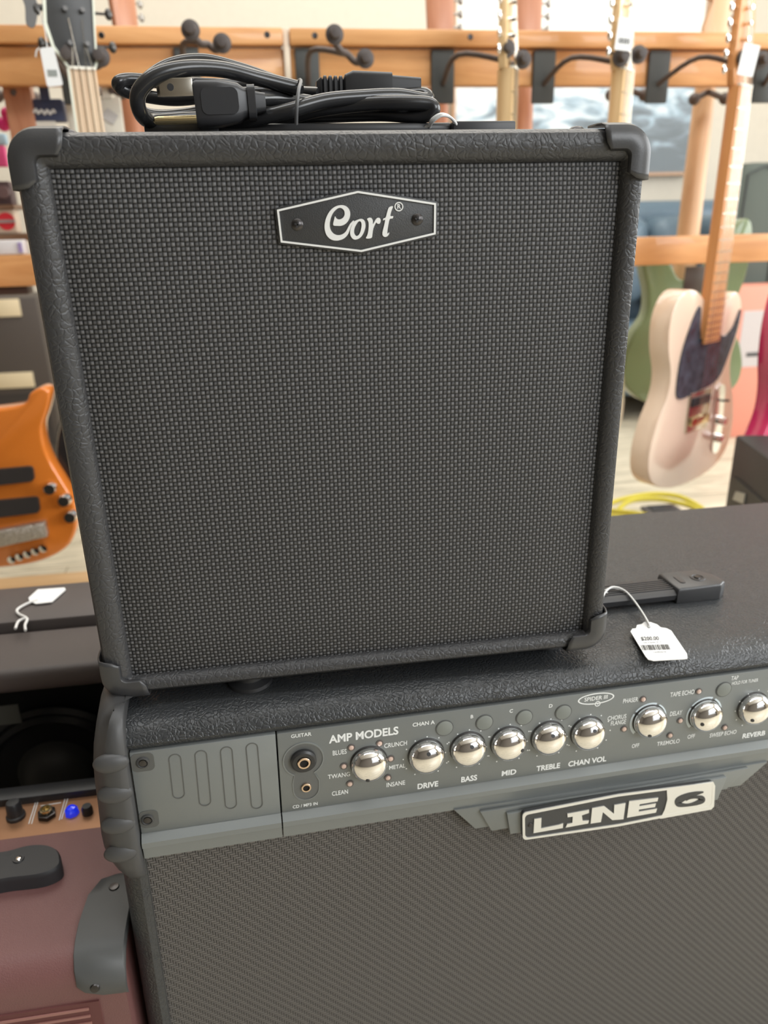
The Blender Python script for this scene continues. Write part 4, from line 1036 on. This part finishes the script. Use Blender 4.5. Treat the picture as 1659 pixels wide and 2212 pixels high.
# salmon box
sy = 2.16; a = at(1578, 620, sy); 
sb = thing('cardboard_box', 'salmon pink box with a white barcode label standing on the floor at right', 'box', (a.x+.20, sy+.05, FZ))
hb_ = a.z-FZ
MB().box((-.20, -.05, 0), (.22, .06, hb_)).build('carton', mat('salmon_card', (.72, .28, .20), .6), sb, bevel=.008)
q0 = at(1607, 672, sy); q1 = at(1664, 790, sy)
T = Matrix.Translation(-Vector(sb.location))
MB().box((q0.x, sy-.0015, q1.z), (q1.x, sy, q0.z), T).build('label_card', mat('pale_label', (.50, .45, .44), .6), sb)
q0 = at(1612, 762, sy); q1 = at(1655, 768, sy)
MB().box((q0.x, sy-.003, q1.z), (q1.x, sy-.0014, q0.z), T).build('barcode', INK, sb)

# yellow cable
yc = MB(); yz = FZ+.055
def yy(P, z=yz): return [atz(u, v, z) for u, v in catmull(P, 8)]
yc.tube(yy([(1290, 1100), (1340, 1080), (1400, 1068), (1455, 1070), (1495, 1085), (1530, 1110), (1550, 1140)]), .007, 10)
yc.tube(yy([(1545, 1135), (1505, 1100), (1465, 1086), (1420, 1078), (1370, 1080), (1345, 1092), (1340, 1104), (1380, 1112), (1430, 1122)], yz+.004), .007, 10)
yc.tube(yy([(1270, 1098), (1330, 1104), (1390, 1112), (1450, 1130)], yz+.008), .007, 10)
yc.tube(yy([(1290, 1112), (1340, 1116), (1400, 1122)], yz+.002), .007, 10)
tag(yc.build('instrument_cable', mat('yellow_braid', (.72, .62, .06), .5, bump=(500, .003))), 'coiled yellow instrument cable on the rack base behind the large amplifier', 'cable')
fp = thing('foot_pedal', 'small dark flat pedal lying inside the yellow cable loop', 'pedal', tuple(atz(1425, 1104, FZ+.05)))
MB().box((-.05, -.04, 0), (.05, .02, .012)).build('housing', mat('dark_grey_paint', (.09, .08, .08), .5), fp, bevel=.004)
MB().box((-.035, -.03, .012), (.035, .01, .016)).build('treadle', BLK, fp, bevel=.003)

# black amp at the right edge: its face is turned to the left and recedes
c0 = at(1588, 939, .84); c1_ = atz(1659, 990, c0.z)
dx = Vector((c1_.x-c0.x, c1_.y-c0.y, 0)); ang = math.atan2(dx.y, dx.x)
ra = thing('guitar_amplifier', 'black box amplifier at the right edge, below the magenta guitar', 'amplifier', (c0.x, c0.y, FZ), (0, 0, ang))
zt_ = c0.z-FZ
MB().box((0, 0, .01), (.40, .24, zt_)).build('cabinet', mat('worn_black', (.032, .032, .032), .5, bump=(300, .0006)), ra, bevel=.006)
MB().box((.03, -.004, .03), (.37, .002, zt_-.075)).build('grille', mat('dark_mesh', (.045, .045, .043), .5, bump=(700, .001)), ra)
MB().prism([(.05, zt_-.115), (.10, zt_-.105), (.10, zt_-.085), (.058, zt_-.095)], 0, .003, lambda x, z, d: (x, -.004-d, z)).build('badge', mat('dull_silver', (.4, .4, .38), .4, .6), ra)
for k in range(3):
    MB().lathe([(.006, 0), (.006, .006), (.005, .009), (.0001, .009)], (.10+.022*k, .10, zt_), (0, 0, 1), 14).build('knob', CHROME, ra)

# ================================================================== left side shelves
# cabinet speaker with cream strips (dark amp) left
DY = 2.45
a = at(-60, 640, DY); b = at(78, 640, DY); c = at(128, 925, DY)
da = thing('speaker_cabinet', 'tall dark speaker cabinet with two cream strips, left of the small amplifier', 'speaker cabinet', ((a.x+b.x)/2, DY+.1, FZ))
T = Matrix.Translation(-Vector(da.location))
MB().box((a.x-.2, DY, FZ+.0), (b.x, DY+.2, b.z), T).build('cabinet', mat('warm_dark_vinyl', (.075, .062, .055), .5), da, bevel=.01)
for (u0, v0, u1, v1) in ((-30, 648, 47, 683), (-30, 808, 76, 836)):
    p = at(u0, v0, DY-.004); q = at(u1, v1, DY-.004)
    MB().box((p.x, DY-.006, q.z), (q.x, DY, p.z), T).build('cream_strip', mat('cream_plastic', (.78, .66, .45), .5), da, bevel=.002)
MB().box((a.x-.1, DY-.003, FZ+.06), (b.x-.022, DY, at(50, 850, DY).z), T).build('grille', mat('dark_brown_cloth', (.05, .042, .038), .8, bump=(600, .001)), da)
# shelf with boxed goods
SY = 1.30
zs = at(20, 508, SY).z
shf = tag(MB().box((-.95, SY, zs-.012), (at(50, 508, SY).x+.03, SY+.18, zs+.002)).build('display_shelf', mat('brown_shelf', (.22, .13, .08), .5)), 'brown display shelf holding the boxed pedal at the left edge', 'shelf')
def pkg(name, label, cat, u0, v0, u1, v1, Y, m_, dpt=.04, bev=.003):
    p = at(u0, v0, Y); q = at(u1, v1, Y)
    t = thing(name, label, cat, ((p.x+q.x)/2, Y+dpt/2, q.z), (0, 0, 0))
    T = Matrix.Translation(-Vector(t.location))
    MB().box((p.x, Y, q.z), (q.x, Y+dpt, p.z), T).build('package', m_, t, bevel=bev)
    if Y == 1.185: MB().box(((p.x+q.x)/2-.008, 1.181, p.z-.004), ((p.x+q.x)/2+.008, 1.187, zl0+.02), T).build('hanging_tab', m_, t)
    return t, T
t, T = pkg('boxed_pedal', 'cream boxed pedal with a red round dial on the brown shelf', 'box', -30, 453, 38, 503, SY+.01, mat('cream_box', (.72, .60, .48), .6))
p = at(14, 478, SY+.01); MB().lathe([(.017, 0), (.017, .002), (.0001, .0025)], T @ p, (0, -1, 0), 24).build('red_dial', mat('red_print', (.75, .04, .06), .4), t)
MB().box((p.x-.018, SY+.004, p.z-.003), (p.x+.018, SY+.008, p.z+.003), T).build('dial_bar', mat('dull_grey', (.35, .3, .3), .5), t)
t, T = pkg('effects_pedal', 'dark plum effects pedal on the left shelf above the boxed one', 'pedal', -30, 392, 28, 445, SY+.02, mat('plum_dark', (.10, .065, .07), .5))
p = at(8, 415, SY+.02); MB().lathe([(.012, 0), (.012, .008), (.0001, .009)], T @ p, (0, -1, 0), 16).build('knob', mat('plum_knob', (.2, .14, .15), .4), t)
tag(MB().box((-.95, SY, at(5, 447, SY).z-.004), (at(30, 447, SY).x, SY+.18, at(5, 447, SY).z+.004)).build('display_shelf', mat('brown_shelf', (.22, .13, .08), .5)), 'thin brown shelf carrying the dark plum pedal', 'shelf')
pkg('string_packet', 'blue and white string packet at the left edge beside the amplifier corner', 'packet', -25, 288, 14, 312, SY+.03, mat('sky_blue_print', (.42, .62, .75), .5), .02)
pkg('string_packet', 'hot pink string packet left of the amplifier corner protector', 'packet', -25, 314, 16, 360, SY+.03, mat('hot_pink', (.80, .10, .30), .4), .02)
t, T = pkg('string_packet', 'navy packet with white lettering under the upper rail at left', 'packet', 64, 213, 140, 262, 1.185, mat('navy_print', (.05, .065, .13), .5), .03)
M_ = MB(); pts = [(72, 243), (78, 236), (82, 245), (90, 238), (96, 246), (102, 238), (108, 246), (115, 238), (119, 244)]
M_.tube([T @ at(u, v, 1.183) for u, v in catmull(pts, 4)], .0022, 6).build('white_lettering', WHITEP, t)
p = at(74, 262, 1.185); q = at(124, 290, 1.185); MB().box((p.x, 1.184, q.z), (q.x, 1.186, p.z), T).build('white_panel', mat('cream_print', (.75, .72, .64), .5), t)
pkg('blister_card', 'pale cream card pack hanging right of the navy packet', 'packet', 138, 210, 168, 290, 1.185, mat('pale_card', (.70, .67, .58), .5), .015)
t, T = pkg('blister_card', 'wide pale card pack with a grey motif, right of the black bass neck', 'packet', 205, 208, 270, 300, 1.185, mat('pale_card', (.70, .67, .58), .5), .015)
p = at(235, 252, 1.185); MB().prism([(p.x-.016, p.z), (p.x, p.z+.014), (p.x+.018, p.z+.002), (p.x+.006, p.z-.014)], 0, .001, lambda x, z, d: T @ Vector((x, 1.184-d, z))).build('motif', mat('pale_grey_print', (.5, .48, .46), .5), t)
pk = thing('toy_figure', 'bright pink rubber figure hanging at the left edge under the rail', 'figure', tuple(at(18, 262, 1.25)))
M_ = MB(); o0 = Vector(pk.location)
for u, v, r in ((16, 246, .012), (8, 268, .013), (28, 265, .012), (18, 258, .012)): M_.sphere(tuple(at(u, v, 1.25)-o0), r, 14, 10)
M_.build('body', mat('bright_pink_rubber', (.80, .04, .28), .3), pk)
t, T = pkg('paper_stack', 'white and lilac papers on the lower rail at the left edge', 'papers', -30, 520, 54, 549, 1.155, mat('white_paper', (.78, .76, .76), .6), .03)
p = at(38, 524, 1.155); q = at(50, 545, 1.155); MB().box((p.x, 1.152, q.z), (q.x, 1.156, p.z), T).build('lilac_patch', mat('lilac', (.38, .30, .55), .5), t)
t, T = pkg('cable_row', 'row of small dark jacks under the lower rail at left', 'connectors', -30, 622, 62, 636, 1.17, mat('brown_black_box', (.08, .05, .04), .5), .04)
